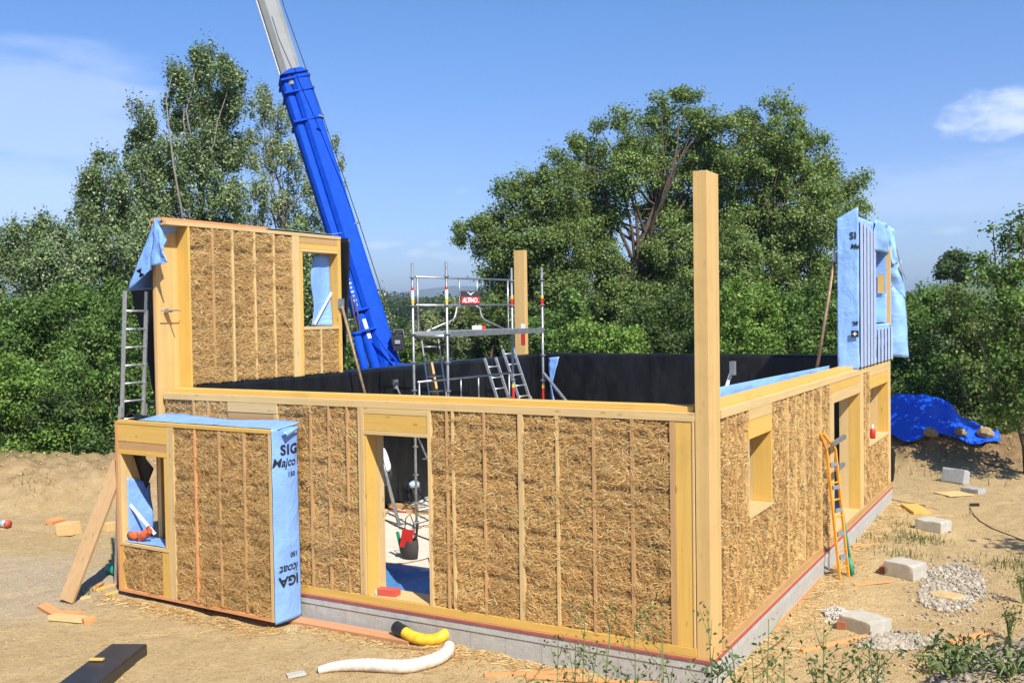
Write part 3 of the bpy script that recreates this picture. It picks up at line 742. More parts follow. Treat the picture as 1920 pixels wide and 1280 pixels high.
def f_curl(s, t):
    a, b, c_, d_ = epl(559, 797), epl(526, 808), epl(533, 822), epl(556, 803); p = (a*(1-s)[..., None]+b*s[..., None])*(1-t)[..., None]+(d_*(1-s)[..., None]+c_*s[..., None])*t[..., None]
    q = p-FP.O; return q@FP.U+.03+.05*np.sin(np.pi*t)*s, q@FP.N, p[..., 2]-FP.O[2]
sheet_grid(FP, 'membrane_fold', BLUE, pan, f_curl, 8, 8)
# ------------------------------------------------------------------ trees
def leaf_mat(name, gloss=.5, trans=.32):
    n = NT(name); c = n.attr('tint')
    n.put(n.bsdf.inputs['Base Color'], c); n.bsdf.inputs['Roughness'].default_value = gloss; n.bsdf.inputs['Specular IOR Level'].default_value = .35
    t = n.n.new('ShaderNodeBsdfTranslucent'); n.put(t.inputs[0], n.mix(.5, c, (.16, .22, .02)))
    m = n.n.new('ShaderNodeMixShader'); m.inputs[0].default_value = trans
    n.l.new(n.bsdf.outputs[0], m.inputs[1]); n.l.new(t.outputs[0], m.inputs[2]); n.l.new(m.outputs[0], n.n['Material Output'].inputs[0])
    return n.mat
LEAF = leaf_mat('leaf', .55, .45); LEAF_SHINY = leaf_mat('glossy_leaf', .42, .30)
BARK = plain('bark', (.10, .075, .055), .9, 0, .2, .35, 12, .6); BARKP = plain('pale_bark', (.24, .21, .17), .85, 0, .2, .3, 10, .5)
def leaves(P, NRM, size, col, aspect=.62):
    """diamond leaves at points P facing NRM"""
    n = len(P); t = RNG.normal(size=(n, 3)); t -= NRM*np.sum(t*NRM, 1)[:, None]; t /= np.linalg.norm(t, axis=1)[:, None]+1e-9
    b = np.cross(NRM, t); L = size*RNG.uniform(.65, 1.35, n); w = L*aspect
    fold = NRM*(w*.25)[:, None]
    v = np.stack([P-t*L[:, None]/2, P+b*w[:, None]/2+fold, P+t*L[:, None]/2, P-b*w[:, None]/2+fold], 1)
    q = np.arange(n)[:, None]*4+np.arange(4)
    return v.reshape(-1, 3), q, np.repeat(col, 4, 0)
GREENS = {'oak': [(.050, .074, .022), (.070, .100, .028), (.038, .055, .017), (.098, .122, .040)],
          'poplar': [(.056, .080, .032), (.078, .104, .044), (.040, .058, .024), (.115, .140, .075)],
          'airy': [(.085, .110, .045), (.115, .140, .065), (.065, .085, .035), (.14, .16, .085)],
          'shrub': [(.046, .085, .020), (.066, .112, .026), (.032, .060, .016), (.092, .130, .034)],
          'bright': [(.066, .118, .022), (.095, .155, .028), (.046, .085, .018), (.125, .175, .036)],
          'olive': [(.105, .128, .050), (.135, .155, .066), (.075, .092, .038), (.155, .165, .072)],
          'dark': [(.030, .052, .016), (.042, .068, .02), (.022, .04, .012), (.055, .08, .025)]}
def crown_points(blobs, dens, clump, flat=.8, up=1.0, fill=.17):
    """blobs: (centre, radius) world. Returns leaf points, normals and a per-clump tint"""
    P = []; N = []; K = []
    allc = np.array([b[0] for b in blobs]); mid = allc.mean(0)
    for c, r in blobs:
        n = int(fill*dens*r*r*1700)+2; g = RNG.normal(size=(n, 3)); g /= np.linalg.norm(g, axis=1)[:, None]; g *= (r*.95*RNG.random(n)**.45)[:, None]; P.append(c+g); nn = RNG.normal(size=(n, 3))+np.array([0, 0, .6])+g/r*.5; N.append(nn/np.linalg.norm(nn, axis=1)[:, None]); K.append(RNG.uniform(.75, 1.15)*np.ones(n))
        m = max(4, int(17*r*r/(clump/.32)**1.2))
        d = RNG.normal(size=(m, 3)); d /= np.linalg.norm(d, axis=1)[:, None]
        cc = c+d*(r*RNG.uniform(.15, 1, m)**.55)[:, None]*np.array([1, 1, flat])
        for k in range(m):
            n = int(dens*r*r*1700/m*RNG.uniform(.5, 1.5))+3
            cr = clump*RNG.uniform(.6, 1.4)
            g = RNG.normal(size=(n, 3))*cr*np.array([.60/up**.5, .60/up**.5, .52*up])
            P.append(cc[k]+g)
            nn = RNG.normal(size=(n, 3))+np.array([0, 0, .75])+.5*(cc[k]-mid)/(np.linalg.norm(cc[k]-mid)+.1)+g/(cr+.01)*.5
            N.append(nn/np.linalg.norm(nn, axis=1)[:, None]); K.append(np.full(n, RNG.uniform(.72, 1.25)))
    return np.concatenate(P), np.concatenate(N), np.concatenate(K)
def limb(mb, a, b, r0, r1, wig=.12, n=6, k=6):
    a = np.asarray(a, float); b = np.asarray(b, float); L = np.linalg.norm(b-a); pts = []
    o = RNG.normal(size=3)*wig*L
    for i in range(k+1):
        t = i/k; pts.append(a*(1-t)+b*t+o*math.sin(math.pi*t)*.5+RNG.normal(size=3)*L*.012*(0 < i < k))
    mb.tube(pts, [r0*(1-t)+r1*t for t in np.linspace(0, 1, k+1)], n, False)
def tree(name, label, cat, Z, blobs, base_px=None, pal='oak', leaf=.15, dens=1.25, clump=.32, spread=.3, trunk_r=.16, group=None, mat=None, bark=None, aspect=.62, limbs=True, tint=1.0, base=None, rs=1.25, up=1.0):
    wb = []
    for (u, v, r) in blobs:
        rw = r*rs*Z/FPX; z = Z+RNG.uniform(-1, 1)*spread*max(1.0, rw*2.2)
        wb.append((at_depth(u, v, z), rw))
    cs = np.array([b[0] for b in wb])
    if base is None:
        if base_px is None: bx, by = cs[:, 0].mean(), cs[:, 1].mean()
        else:
            p = at_depth(base_px, 640, Z); bx, by = p[0], p[1]
        base = np.array([bx, by, float(gz(bx, by))-.05])
    root = thing(name, base, label, cat, group)
    P, N, K = crown_points(wb, dens, clump, .95 if up < 1.1 else 1.1, up)
    g = gz(P[:, 0], P[:, 1]); ok = P[:, 2] > g+.02; P, N, K = P[ok], N[ok], K[ok]
    pc = np.array(GREENS[pal]); ci = RNG.choice(len(pc), len(P), p=[.36, .28, .2, .16])
    col = pc[ci]*(2.2*K*tint*RNG.uniform(.8, 1.2, len(P)))[:, None]
    v, q, c = leaves(P, N, leaf, np.clip(col, 0, .5), aspect)
    np_mesh('crown', v, q, mat or LEAF, root, col=c)
    mb = MB()
    if limbs:
        top = cs[np.argmax(cs[:, 2])]; h = top[2]-base[2]
        fork = base+np.array([(cs[:, 0].mean()-base[0])*.35, (cs[:, 1].mean()-base[1])*.35, h*.38])
        limb(mb, base, fork, trunk_r, trunk_r*.72, .04, 9)
        limb(mb, fork, base*.15+top*.85+np.array([0, 0, -.1]), trunk_r*.7, trunk_r*.15, .06, 7)
        for c_, r_ in wb:
            t = RNG.uniform(.1, .75); st = fork*(1-t)+(base*.15+top*.85)*t
            if st[2] > c_[2]+.3: st = fork
            if c_[2] < fork[2]: st = base*.5+fork*.5
            limb(mb, st, c_+np.array([0, 0, r_*.3]), trunk_r*.36*(1-.6*t), .012, .14, 5)
            for _ in range(2):
                d = RNG.normal(size=3); d[2] = abs(d[2]); d /= np.linalg.norm(d)
                limb(mb, c_-np.array([0, 0, r_*.2]), c_+d*r_*.95, .022, .006, .15, 4, 3)
    else:
        for c_, r_ in wb: limb(mb, base+RNG.normal(size=3)*np.array([.3, .3, 0]), c_, .035, .01, .12, 5)
    mb.build('trunk', bark or BARK, root, smooth=True)
    return root
tree('poplar_tree', 'tallest dense poplar with a ragged pointed crown, left of the crane', 'tree', 40,
     [(378, 122, 34), (345, 158, 32), (428, 135, 28), (400, 190, 46), (340, 215, 36), (432, 205, 32), (272, 215, 24), (268, 262, 34), (385, 270, 52), (322, 292, 42), (432, 290, 36), (262, 318, 32), (300, 362, 46), (390, 360, 50), (442, 372, 28), (340, 425, 50), (420, 440, 44), (440, 165, 22), (325, 135, 12), (285, 420, 40), (390, 480, 50), (330, 500, 50), (300, 560, 50), (440, 500, 45)],
     375, 'poplar', .11, 2.3, .25, .5, .2, mat=LEAF_SHINY, rs=1.10, up=1.6, tint=1.5, bark=BARKP)
tree('poplar_tree', 'poplar with two narrow tips left of the tallest poplar', 'tree', 38,
     [(184, 296, 15), (206, 300, 13), (165, 334, 20), (200, 342, 32), (232, 340, 18), (152, 366, 20), (190, 400, 44), (242, 400, 38), (158, 425, 34), (150, 480, 45), (212, 470, 48), (262, 470, 42), (250, 540, 45), (180, 550, 50)],
     205, 'poplar', .11, 2.3, .25, .5, .17, mat=LEAF_SHINY, rs=1.10, up=1.6, tint=1.5, bark=BARKP)
tree('poplar_tree', 'small rounded tree at the left edge below the poplars', 'tree', 36,
     [(22, 436, 20), (58, 448, 28), (100, 428, 25), (128, 450, 24), (28, 490, 40), (90, 500, 48), (140, 515, 42), (40, 550, 50), (110, 570, 52), (-30, 480, 40), (-40, 560, 50)],
     70, 'poplar', .11, 2.3, .25, .5, .15, mat=LEAF_SHINY, rs=1.10, up=1.6, tint=1.5)
tree('poplar_tree', 'pale airy poplar with sky gaps directly behind the crane boom', 'tree', 46,
     [(490, 168, 16), (492, 212, 24), (476, 255, 20), (520, 232, 30), (505, 300, 36), (550, 290, 28), (565, 345, 32), (490, 360, 36), (540, 398, 38), (602, 385, 26), (480, 422, 28), (628, 272, 12), (640, 310, 12), (600, 245, 14), (612, 330, 20), (560, 230, 20), (500, 190, 14), (575, 430, 30), (470, 300, 18), (635, 350, 12)],
     535, 'airy', .105, 1.2, .2, .6, .15, mat=LEAF_SHINY, rs=1.10, up=1.6, tint=1.5, bark=BARKP)
tree('young_tree', 'slim young tree with upright twigs just right of the crane boom', 'tree', 36,
     [(694, 536, 10), (704, 562, 16), (714, 592, 20), (702, 625, 22), (722, 632, 16), (716, 668, 20), (728, 600, 10), (690, 590, 16), (735, 650, 10)],
     708, 'poplar', .10, 1.6, .2, .3, .07, mat=LEAF_SHINY, rs=1.10, up=1.6, tint=1.5)
tree('dense_tree', 'dark dense tree seen through the upper panel window opening', 'tree', 37,
     [(590, 500, 48), (545, 540, 50), (610, 570, 48), (560, 610, 55), (500, 560, 50), (650, 640, 34), (655, 690, 36), (610, 660, 50), (480, 640, 55), (560, 470, 40)],
     575, 'poplar', .12, 2.4, .27, .5, .14, mat=LEAF_SHINY, rs=1.10, up=1.6, tint=1.5)
# bright shrubs on the left behind the berm
for lab, Z, bl, pal in (
    ('rounded green bush lowest at the left edge, yellow flowers in it', 27, [(20, 700, 40), (60, 740, 50), (15, 790, 55), (85, 810, 50), (40, 850, 40), (-40, 740, 55), (120, 850, 35)], 'bright'),
    ('big leafy bush rising at the left edge behind the berm', 30, [(40, 620, 50), (95, 650, 50), (30, 670, 50), (110, 720, 55), (-30, 640, 55), (70, 590, 35)], 'shrub'),
    ('tall bush with pale green leaves in front of the poplars', 31, [(165, 590, 40), (190, 640, 45), (150, 660, 45), (215, 600, 35), (175, 720, 50), (140, 560, 30), (200, 555, 28)], 'shrub'),
    ('shady bush with pinkish twigs behind the outer ladder', 29, [(225, 690, 40), (260, 640, 36), (270, 720, 45), (215, 760, 50), (260, 800, 45), (190, 810, 45), (240, 570, 32), (280, 590, 30)], 'shrub'),
    ('low dark bush at the foot of the left trees by the berm', 28, [(150, 790, 45), (130, 840, 40), (180, 850, 35), (230, 850, 36), (100, 770, 40), (290, 830, 40)], 'dark')):
    tree('bush', lab, 'bush', Z, bl, None, pal, .105, 1.8, .24, .5, .05, 'bushes left of the site', limbs=False, tint=1.25)
tree('bush', 'narrow bush between the upper left panel and the crane boom', 'bush', 33, [(660, 660, 26), (690, 690, 26), (665, 710, 30), (700, 720, 25)], None, 'shrub', .12, 1.3, .22, .3, .04, limbs=False)
# middle distance behind the scaffold
for lab, Z, bl, pal in (
    ('olive green tree behind the middle of the scaffold', 62, [(850, 590, 24), (835, 615, 28), (870, 610, 28), (820, 640, 24), (860, 645, 30), (845, 570, 14), (890, 640, 22)], 'olive'),
    ('grey green tree behind the left scaffold poles', 66, [(800, 610, 20), (790, 640, 24), (770, 650, 18), (815, 660, 22), (780, 625, 16)], 'olive'),
    ('dark green tree behind the scaffold sign', 54, [(905, 590, 24), (930, 610, 26), (900, 625, 28), (940, 575, 20), (920, 650, 26), (950, 640, 26), (890, 660, 18)], 'oak'),
    ('low bush beside the vine rows under the scaffold deck', 52, [(760, 655, 14), (748, 675, 14), (775, 675, 14), (800, 682, 12)], 'bright')):
    tree('field_tree', lab, 'tree', Z, bl, None, pal, .2, 1.2, .32, .6, .12, 'trees across the field', rs=.98)
# big oaks on the right
tree('oak_tree', 'spreading oak with a long limb reaching left and bare twigs', 'tree', 39,
     [(868, 438, 18), (895, 430, 24), (922, 420, 26), (938, 455, 26), (905, 462, 16), (962, 398, 34), (948, 350, 20), (985, 345, 26), (1000, 390, 44), (1040, 350, 28), (1060, 400, 38), (928, 500, 28), (965, 470, 38), (1002, 450, 48), (1052, 460, 46), (945, 540, 22), (1000, 530, 40), (1042, 540, 42), (985, 595, 38), (915, 530, 14), (940, 600, 24), (1020, 330, 14), (1000, 620, 40), (1050, 600, 42), (960, 560, 34), (1060, 520, 38), (980, 500, 36), (1090, 560, 36)],
     1010, 'oak', .112, 1.85, .28, .5, .24, tint=1.5, rs=1.22)
tree('oak_tree', 'broad oak in the middle with its brown trunk showing low down', 'tree', 41,
     [(1075, 258, 16), (1050, 300, 18), (1100, 288, 28), (1120, 238, 16), (1150, 298, 32), (1168, 226, 22), (1200, 258, 36), (1240, 192, 16), (1282, 188, 22), (1300, 180, 14), (1250, 240, 42), (1312, 225, 26), (1332, 262, 26), (1120, 350, 42), (1180, 335, 46), (1242, 318, 48), (1302, 308, 42), (1120, 415, 40), (1250, 412, 46), (1300, 400, 45), (1120, 490, 44), (1215, 505, 46), (1280, 500, 50), (1240, 470, 26), (1140, 555, 36), (1210, 570, 40), (1060, 330, 24), (1092, 330, 28), (1338, 300, 34), (1336, 350, 38), (1340, 420, 38), (1345, 232, 18), (1345, 480, 38), (1085, 390, 34), (1225, 520, 34), (1160, 520, 34), (1185, 570, 40), (1240, 400, 36), (1150, 400, 26), (1270, 560, 46), (1200, 620, 44), (1130, 610, 40), (1280, 630, 46), (1110, 450, 40), (1270, 460, 44)],
     1160, 'oak', .112, 1.85, .28, .6, .27, tint=1.7, rs=1.18)
tree('oak_tree', 'tall oak standing rightmost in the group, behind the near post', 'tree', 40,
     [(1365, 238, 20), (1400, 228, 24), (1450, 196, 18), (1480, 212, 18), (1420, 268, 38), (1470, 258, 34), (1510, 252, 22), (1532, 288, 26), (1560, 318, 24), (1540, 340, 34), (1582, 358, 24), (1608, 342, 15), (1620, 328, 8), (1600, 392, 26), (1480, 330, 48), (1420, 350, 48), (1370, 300, 38), (1380, 400, 48), (1450, 420, 48), (1522, 410, 48), (1572, 430, 36), (1380, 490, 48), (1442, 510, 52), (1512, 500, 52), (1560, 515, 42), (1340, 550, 45), (1630, 470, 12), (1600, 450, 20), (1380, 560, 46), (1440, 590, 48), (1500, 580, 48), (1550, 580, 44), (1590, 530, 30), (1350, 620, 46), (1330, 520, 40), (1360, 450, 36), (1420, 640, 46), (1420, 455, 44), (1490, 460, 44), (1330, 370, 36), (1400, 300, 36), (1460, 300, 40), (1540, 370, 36)],
     1440, 'oak', .112, 1.85, .28, .6, .25, tint=1.7, rs=1.22)
for lab, Z, bl, pal in (
    ('light green bush behind the back wall beside the far post', 31, [(1030, 610, 36), (1010, 650, 34), (1060, 640, 36), (1085, 600, 26), (1070, 570, 20)], 'shrub'),
    ('bright low bush under the middle oak trunk', 30, [(1120, 650, 30), (1160, 655, 30), (1100, 630, 28), (1190, 640, 26), (1140, 625, 18)], 'bright'),
    ('dark bush between the middle oak and the near post', 32, [(1230, 620, 40), (1280, 600, 40), (1250, 655, 36), (1200, 600, 28), (1290, 650, 32)], 'dark'),
    ('yellow green bush right of the near post', 30, [(1375, 590, 38), (1420, 580, 38), (1370, 640, 36), (1420, 640, 38), (1400, 550, 26)], 'bright'),
    ('leafy bush with brown dead twigs left of the blue wrapped upper panel', 31, [(1480, 590, 40), (1530, 570, 40), (1470, 645, 36), (1530, 640, 40), (1570, 600, 36), (1560, 660, 34)], 'shrub')):
    tree('bush', lab, 'bush', Z, bl, None, pal, .105, 1.9, .24, .5, .05, 'bushes behind the far wall', limbs=False, tint=1.25)
for lab, Z, bl, pal in (
    ('wide leafy bush behind the blue tarpaulin heap', 30, [(1700, 600, 34), (1725, 565, 24), (1765, 575, 34), (1700, 670, 44), (1770, 650, 48), (1735, 725, 44), (1690, 740, 40), (1660, 650, 30), (1800, 740, 40), (1640, 700, 36)], 'shrub'),
    ('dark leafy bush right of the tarpaulin heap', 28, [(1820, 600, 40), (1830, 670, 46), (1800, 560, 26), (1850, 740, 46), (1810, 720, 40), (1880, 790, 34), (1840, 790, 26)], 'oak')):
    tree('bush', lab, 'bush', Z, bl, None, pal, .11, 1.9, .25, .6, .05, 'bushes right of the house', limbs=False, tint=1.3)
tree('hedge_tree', 'tree at the right edge with thin upright shoots', 'tree', 24,
     [(1880, 455, 18), (1918, 445, 26), (1852, 498, 26), (1900, 515, 42), (1862, 560, 38), (1912, 600, 46), (1870, 640, 40), (1905, 690, 46), (1890, 760, 40), (1915, 405, 10), (1862, 428, 6), (1895, 420, 6), (1960, 480, 50), (1970, 600, 60), (1960, 720, 60), (1832, 520, 12)],
     1925, 'shrub', .11, 1.3, .24, .5, .075, rs=1.22, tint=1.15)
tree('round_tree', 'small round dark tree on the skyline at the right', 'tree', 75, [(1785, 498, 18), (1798, 492, 15), (1774, 510, 14), (1800, 512, 16)], 1788, 'dark', .25, 1.6, .35, .5, .15)
# trees just outside the frame that throw the dappled shade on the heap and the right hand ground
def side_tree(label, x, y, blobs, pal='shrub', dens=.8):
    wb = [(np.array([x+a, y+b, c]), r) for a, b, c, r in blobs]; root = thing('side_tree', (x, y, float(gz(x, y))), label, 'tree')
    P, N, K = crown_points(wb, dens, .3); pc = np.array(GREENS[pal]); col = pc[RNG.choice(4, len(P))]*K[:, None]
    v, q, c = leaves(P, N, .15, col); np_mesh('crown', v, q, LEAF, root, col=c)
    mb = MB(); b = np.array([x, y, float(gz(x, y))-.1])
    for c_, r_ in wb: limb(mb, b, c_, .07, .015, .1, 6)
    mb.build('trunk', BARK, root, smooth=True)
side_tree('tree beyond the right edge shading the ground near the cable', 7.6, 6.4, [(-.6, 0, 4.2, .8), (.4, .6, 4.8, .9), (.2, -.9, 3.8, .7), (1.2, 0, 4.0, .8)])

# far woods, one mass
def far_wood(name, spots, pal, leaf, per):
    P = []; C = []; pc = np.array(GREENS[pal])
    for (u, D, w, h, n) in spots:   # photo column, distance, width, height, trees
        for i in range(n):
            d = px_dir(u, 590); d = d/np.hypot(d[0], d[1]); t = D*RNG.uniform(.93, 1.07)
            s = RNG.uniform(-.5, .5)*w; x = CAM[0]+d[0]*t+RTH[0]*s; y = CAM[1]+d[1]*t+RTH[1]*s; z = float(gz(x, y)); hh = h*RNG.uniform(.6, 1.25)
            p = RNG.normal(size=(per, 3)); p /= np.linalg.norm(p, axis=1)[:, None]; p = p*np.array([.42, .42, .5])*hh*RNG.uniform(.6, 1, (per, 1)); p[:, 2] += hh*.5
            P.append(p+np.array([x, y, z])); C.append(pc[RNG.choice(4, per)]*RNG.uniform(.7, 1.2))
    P = np.concatenate(P); C = np.concatenate(C); N = RNG.normal(size=P.shape)+np.array([0, 0, .8]); N /= np.linalg.norm(N, axis=1)[:, None]
    v, q, c = leaves(P, N, leaf, C*1.7, .9)
    return tag(np_mesh(name, v, q, LEAF, None, (P[0][0], P[0][1], 0), c), kind='stuff')
far_wood('far_wood', [(795, 140, 10, 3.0, 14), (825, 150, 8, 3.4, 8), (850, 175, 10, 5, 9), (690, 300, 40, 8, 16), (1000, 260, 60, 9, 34), (1120, 250, 60, 9, 30)], 'dark', .9, 260)
far_wood('hill_wood', [(760, 470, 70, 10, 60), (830, 480, 70, 10, 60), (700, 500, 90, 11, 40), (900, 500, 90, 9, 50), (745, 830, 70, 12, 34), (800, 840, 50, 9, 16), (850, 820, 60, 9, 14), (1000, 600, 160, 10, 60)], 'dark', 2.0, 150)
# vine rows seen under the scaffold deck
P = []
for i in range(26):
    d = px_dir(770+i*8.5, 670); d = d/np.hypot(d[0], d[1])
    for t in np.arange(44, 66, .35):
        x = CAM[0]+d[0]*t; y = CAM[1]+d[1]*t; n = 9
        P.append(np.array([x, y, float(gz(x, y))])+RNG.normal(size=(n, 3))*np.array([.12, .12, .3])+np.array([0, 0, .75]))
P = np.concatenate(P); N = RNG.normal(size=P.shape)+np.array([0, 0, .8]); N /= np.linalg.norm(N, axis=1)[:, None]
C = np.array(GREENS['bright'])[RNG.choice(4, len(P))]*.95
v, q, c = leaves(P, N, .17, C, .8); tag(np_mesh('vine_rows', v, q, LEAF, None, None, c), kind='stuff')
# grass tufts on rough ground beyond the site and a few on the right
def blades(name, P, h, col):
    n = len(P); a = RNG.uniform(0, 6.28, n); L = h*RNG.uniform(.5, 1.3, n); w = .012+.02*L
    d = np.stack([np.cos(a), np.sin(a), 0*a], 1); e = np.stack([-np.sin(a), np.cos(a), 0*a], 1); lean = RNG.uniform(.1, .7, n)
    t = P+d*(L*lean)[:, None]+np.array([0, 0, 1])*(L*np.sqrt(np.maximum(.1, 1-lean**2)))[:, None]
    v = np.stack([P-e*w[:, None]/2, P+e*w[:, None]/2, t+e*w[:, None]*.1, t-e*w[:, None]*.1], 1).reshape(-1, 3)
    q = np.arange(n)[:, None]*4+np.arange(4)
    return tag(np_mesh(name, v, q, LEAF, None, None, np.repeat(col, 4, 0)), kind='stuff')
GC = np.array([(.10, .15, .03), (.16, .20, .05), (.28, .25, .10), (.07, .11, .025)])*.8
pts = []
for (u, v_, rad, n) in ((1705, 1010, .28, 110), (1720, 1013, .2, 120), (1695, 1000, .15, 60), (1640, 1012, .2, 50), (1700, 1043, .2, 90), (1755, 1015, .15, 60), (1690, 985, .12, 40), (1650, 975, .3, 40), (72, 902, .25, 60), (1905, 1060, .3, 220), (165, 1112, .08, 26), (1660, 1028, .2, 40)):
    c = on_ground(u, v_); o = RNG.normal(size=(n, 2))*rad; x = c[0]+o[:, 0]; y = c[1]+o[:, 1]; pts.append(np.stack([x, y, gz(x, y)-.01], 1))
P = np.concatenate(pts); blades('grass_tufts', P, .11, GC[RNG.choice(4, len(P))])
n = 26000; x = RNG.uniform(-34, 22, n); y = RNG.uniform(2, 34, n)
w_ = np.minimum(1, smooth(14, 18, y)+smooth(18, 21, -x+np.maximum(y-3, 0)*.35)); ok = (RNG.random(n) < w_) & (np.hypot(x-1, (y-19)*1.1) > 3.6) & (house_dist(x, y) > 1)
x, y = x[ok], y[ok]; P = np.stack([x, y, gz(x, y)-.01], 1); blades('rough_grass', P, .30, GC[RNG.choice(4, len(P))])
# ------------------------------------------------------------------ upper storey panels
def yz(u, v, x): p = at(u, v, 0, x); return p[1], p[2]
FL = Frame((XI, 0, 0), (0, 1, 0), (1, 0, 0))
gab = thing('gable_panel', (-8.55, 1.9, 2.76), 'tall upper straw panel with window, blue flap at its top, standing on the left wall', 'wall panel')
YE = yz(641, 600, XI)[0]; ZT = 5.30; ZB = 2.79
wy0 = yz(567, 550, XI)[0]; wy1 = yz(634, 550, XI)[0]; wz0 = yz(600, 612, XI)[1]; wz1 = yz(600, 474, XI)[1]
sy0 = yz(549, 550, XI)[0]; sy1 = yz(562, 550, XI)[0]
g_st = [yz(u_, 550, XI)[0] for u_ in (400, 437, 478, 514)]
gbody = straw_wall(FL, [(.40, sy0, ZB, ZT-.08), (wy0, wy1, ZB, wz0-.06)], g_st+[(wy0+wy1)/2-.02], .33, gab, 'straw_infill', density=1800, tone=.80)
for su in g_st+[(wy0+wy1)/2-.02]:
    hi = wz0-.06 if su > wy0 else ZT-.08
    FL.one('stud', W['light' if su != g_st[0] else 'tan', 'z'], gab, su-.022, su+.022, -.1, .016, ZB, hi)
FL.one('stud', W['light', 'z'], gab, sy0, sy1, -.34, .012, ZB-.03, ZT-.075)
FL.one('window_frame', W['yel', 'z'], gab, sy1+.003, wy0+.02, -.34, .004, ZB-.03, wz1)
FL.one('window_frame', W['yel', 'z'], gab, wy1, YE, -.34, .004, ZB-.03, ZT-.075)
FL.one('window_sill', W['light', 'y'], gab, wy0+.022, wy1-.002, -.34, .012, wz0-.055, wz0)
FL.one('lintel', W['light', 'y'], gab, sy1+.003, wy1-.002, -.34, .010, wz1+.003, wz1+.05)
FL.one('lintel', W['yel', 'y'], gab, sy1+.003, wy1-.002, -.34, .004, wz1+.053, ZT-.20)
FL.one('lintel', W['tan', 'y'], gab, sy1+.003, wy1-.002, -.28, .001, ZT-.197, ZT-.078)
FL.one('top_plate', W['light', 'y'], gab, -.05, YE, -.36, .014, ZT-.075, ZT-.018)
FL.one('top_plate', W['orange', 'y'], gab, -.07, 2.15, -.31, -.05, ZT-.016, ZT+.035)
FL.one('end_stud', W['yel', 'z'], gab, .36, .398, -.24, .008, 2.70, ZT-.078)
mb = MB(); mb.box(-8.66, -8.60, -.055, .395, .0, ZT-.077); mb.build('end_board', W['post', 'z'], gab, bevel=.003)
mb = MB(); mb.box(-8.678, -8.663, -.05, wy0, .0, ZT-.02); mb.build('outer_board', W['orange', 'z'], gab)
mb = MB(); mb.box(-8.700, -8.681, -.045, wy0, .0, ZT-.03); mb.box(-8.705, -8.685, wy0, YE, .0, wz0-.06); mb.box(-8.705, -8.685, wy0, YE, wz1+.05, ZT-.03); mb.build('membrane', BLACK, gab)
# sheet flopped over the outer top corner
FLP = at(240, 545, 1, -.25); TOPA = at(291, 409, 1, -.18); LOWB = at(287, 500, 1, -.18)
def f_flap(s, t):
    top = TOPA*(1-s)[..., None]+np.array([-8.70, 1.6, ZT+.02])*s[..., None]
    bot = FLP*(1-s)[..., None]+np.array([-9.45, 1.5, 4.35])*s[..., None]
    p = top*(1-t)[..., None]+bot*t[..., None]
    w_ = (fbm(s*3, t*4, 501)-.5)*.10*t
    return p[..., 1], p[..., 0]-XI+w_, p[..., 2]
BLUEF = BLUE
def quad_sheet(name, c4, mat, parent, nu=14, nv=24, amp=.05, seed=0, bulge=0):
    a, b, c, d = (np.asarray(p, float) for p in c4); S, Tt = np.meshgrid(np.linspace(0, 1, nu+1), np.linspace(0, 1, nv+1), indexing='ij')
    S_, T_ = S[..., None], Tt[..., None]; p = a*(1-S_)*(1-T_)+b*S_*(1-T_)+c*S_*T_+d*(1-S_)*T_
    nm = np.cross(b-a, d-a); nm /= np.linalg.norm(nm)
    p = p+nm*((fbm(S*3, Tt*5, seed)-.5)*2*amp+bulge*np.sin(np.pi*S)*np.sin(np.pi*Tt))[..., None]
    id_ = np.arange(S.size).reshape(S.shape); q = np.stack([id_[:-1, :-1], id_[1:, :-1], id_[1:, 1:], id_[:-1, 1:]], -1).reshape(-1, 4)
    o = np_mesh(name, p.reshape(-1, 3), q, mat, parent, smooth=True); m = o.modifiers.new('thickness', 'SOLIDIFY'); m.thickness = .004; return o
flap = sheet_grid(FL, 'membrane_flap', BLUEF, gab, f_flap, 20, 20)
def tri_sheet(name, pts, mat, parent, n=14, amp=.03, seed=0):
    a, b, c = (np.asarray(p, float) for p in pts); V = []; Q = []; nm = np.cross(b-a, c-a); nm /= np.linalg.norm(nm)
    S, Tt = np.meshgrid(np.linspace(0, 1, n+1), np.linspace(0, 1, n+1), indexing='ij')
    p = a+(b-a)*(S*(1-Tt*.0))[..., None]*(1-Tt)[..., None]+(c-a)*Tt[..., None]
    p = p+nm*((fbm(S*4, Tt*4, seed)-.5)*2*amp)[..., None]
    id_ = np.arange(S.size).reshape(S.shape)
    q = np.stack([id_[:-1, :-1], id_[1:, :-1], id_[1:, 1:], id_[:-1, 1:]], -1).reshape(-1, 4)
    o = np_mesh(name, p.reshape(-1, 3), q, mat, parent, smooth=True); m = o.modifiers.new('thickness', 'SOLIDIFY'); m.thickness = .004; return o
tri_sheet('membrane_flap', (FLP, TOPA, LOWB+np.array([-.02, -.03, -.05])), BLUE, gab, 14, .03, 511)
tri_sheet('membrane_flap', (LOWB+np.array([0, -.05, .0]), TOPA+np.array([.02, -.03, 0]), at(314, 492, 1, -.22)), BLUE, gab, 12, .04, 512)
tri_sheet('membrane_flap', (TOPA, at(302, 470, 1, -.26), at(313, 450, 1, -.2)), BLUE, gab, 8, .02, 513)
BLK_FLAP = 1
fx = (LOWB-FLP); fx /= np.linalg.norm(fx); fy = TOPA-FLP; fy -= fx*np.dot(fy, fx); fy /= np.linalg.norm(fy)
text_mb('M', .27, at(255, 506, 1, -.48), (at(263, 523, 1, -.48)-at(255, 506, 1, -.48))/.22, (at(264, 501, 1, -.48)-at(255, 506, 1, -.48))/.19, INK, flap, 0, .003)
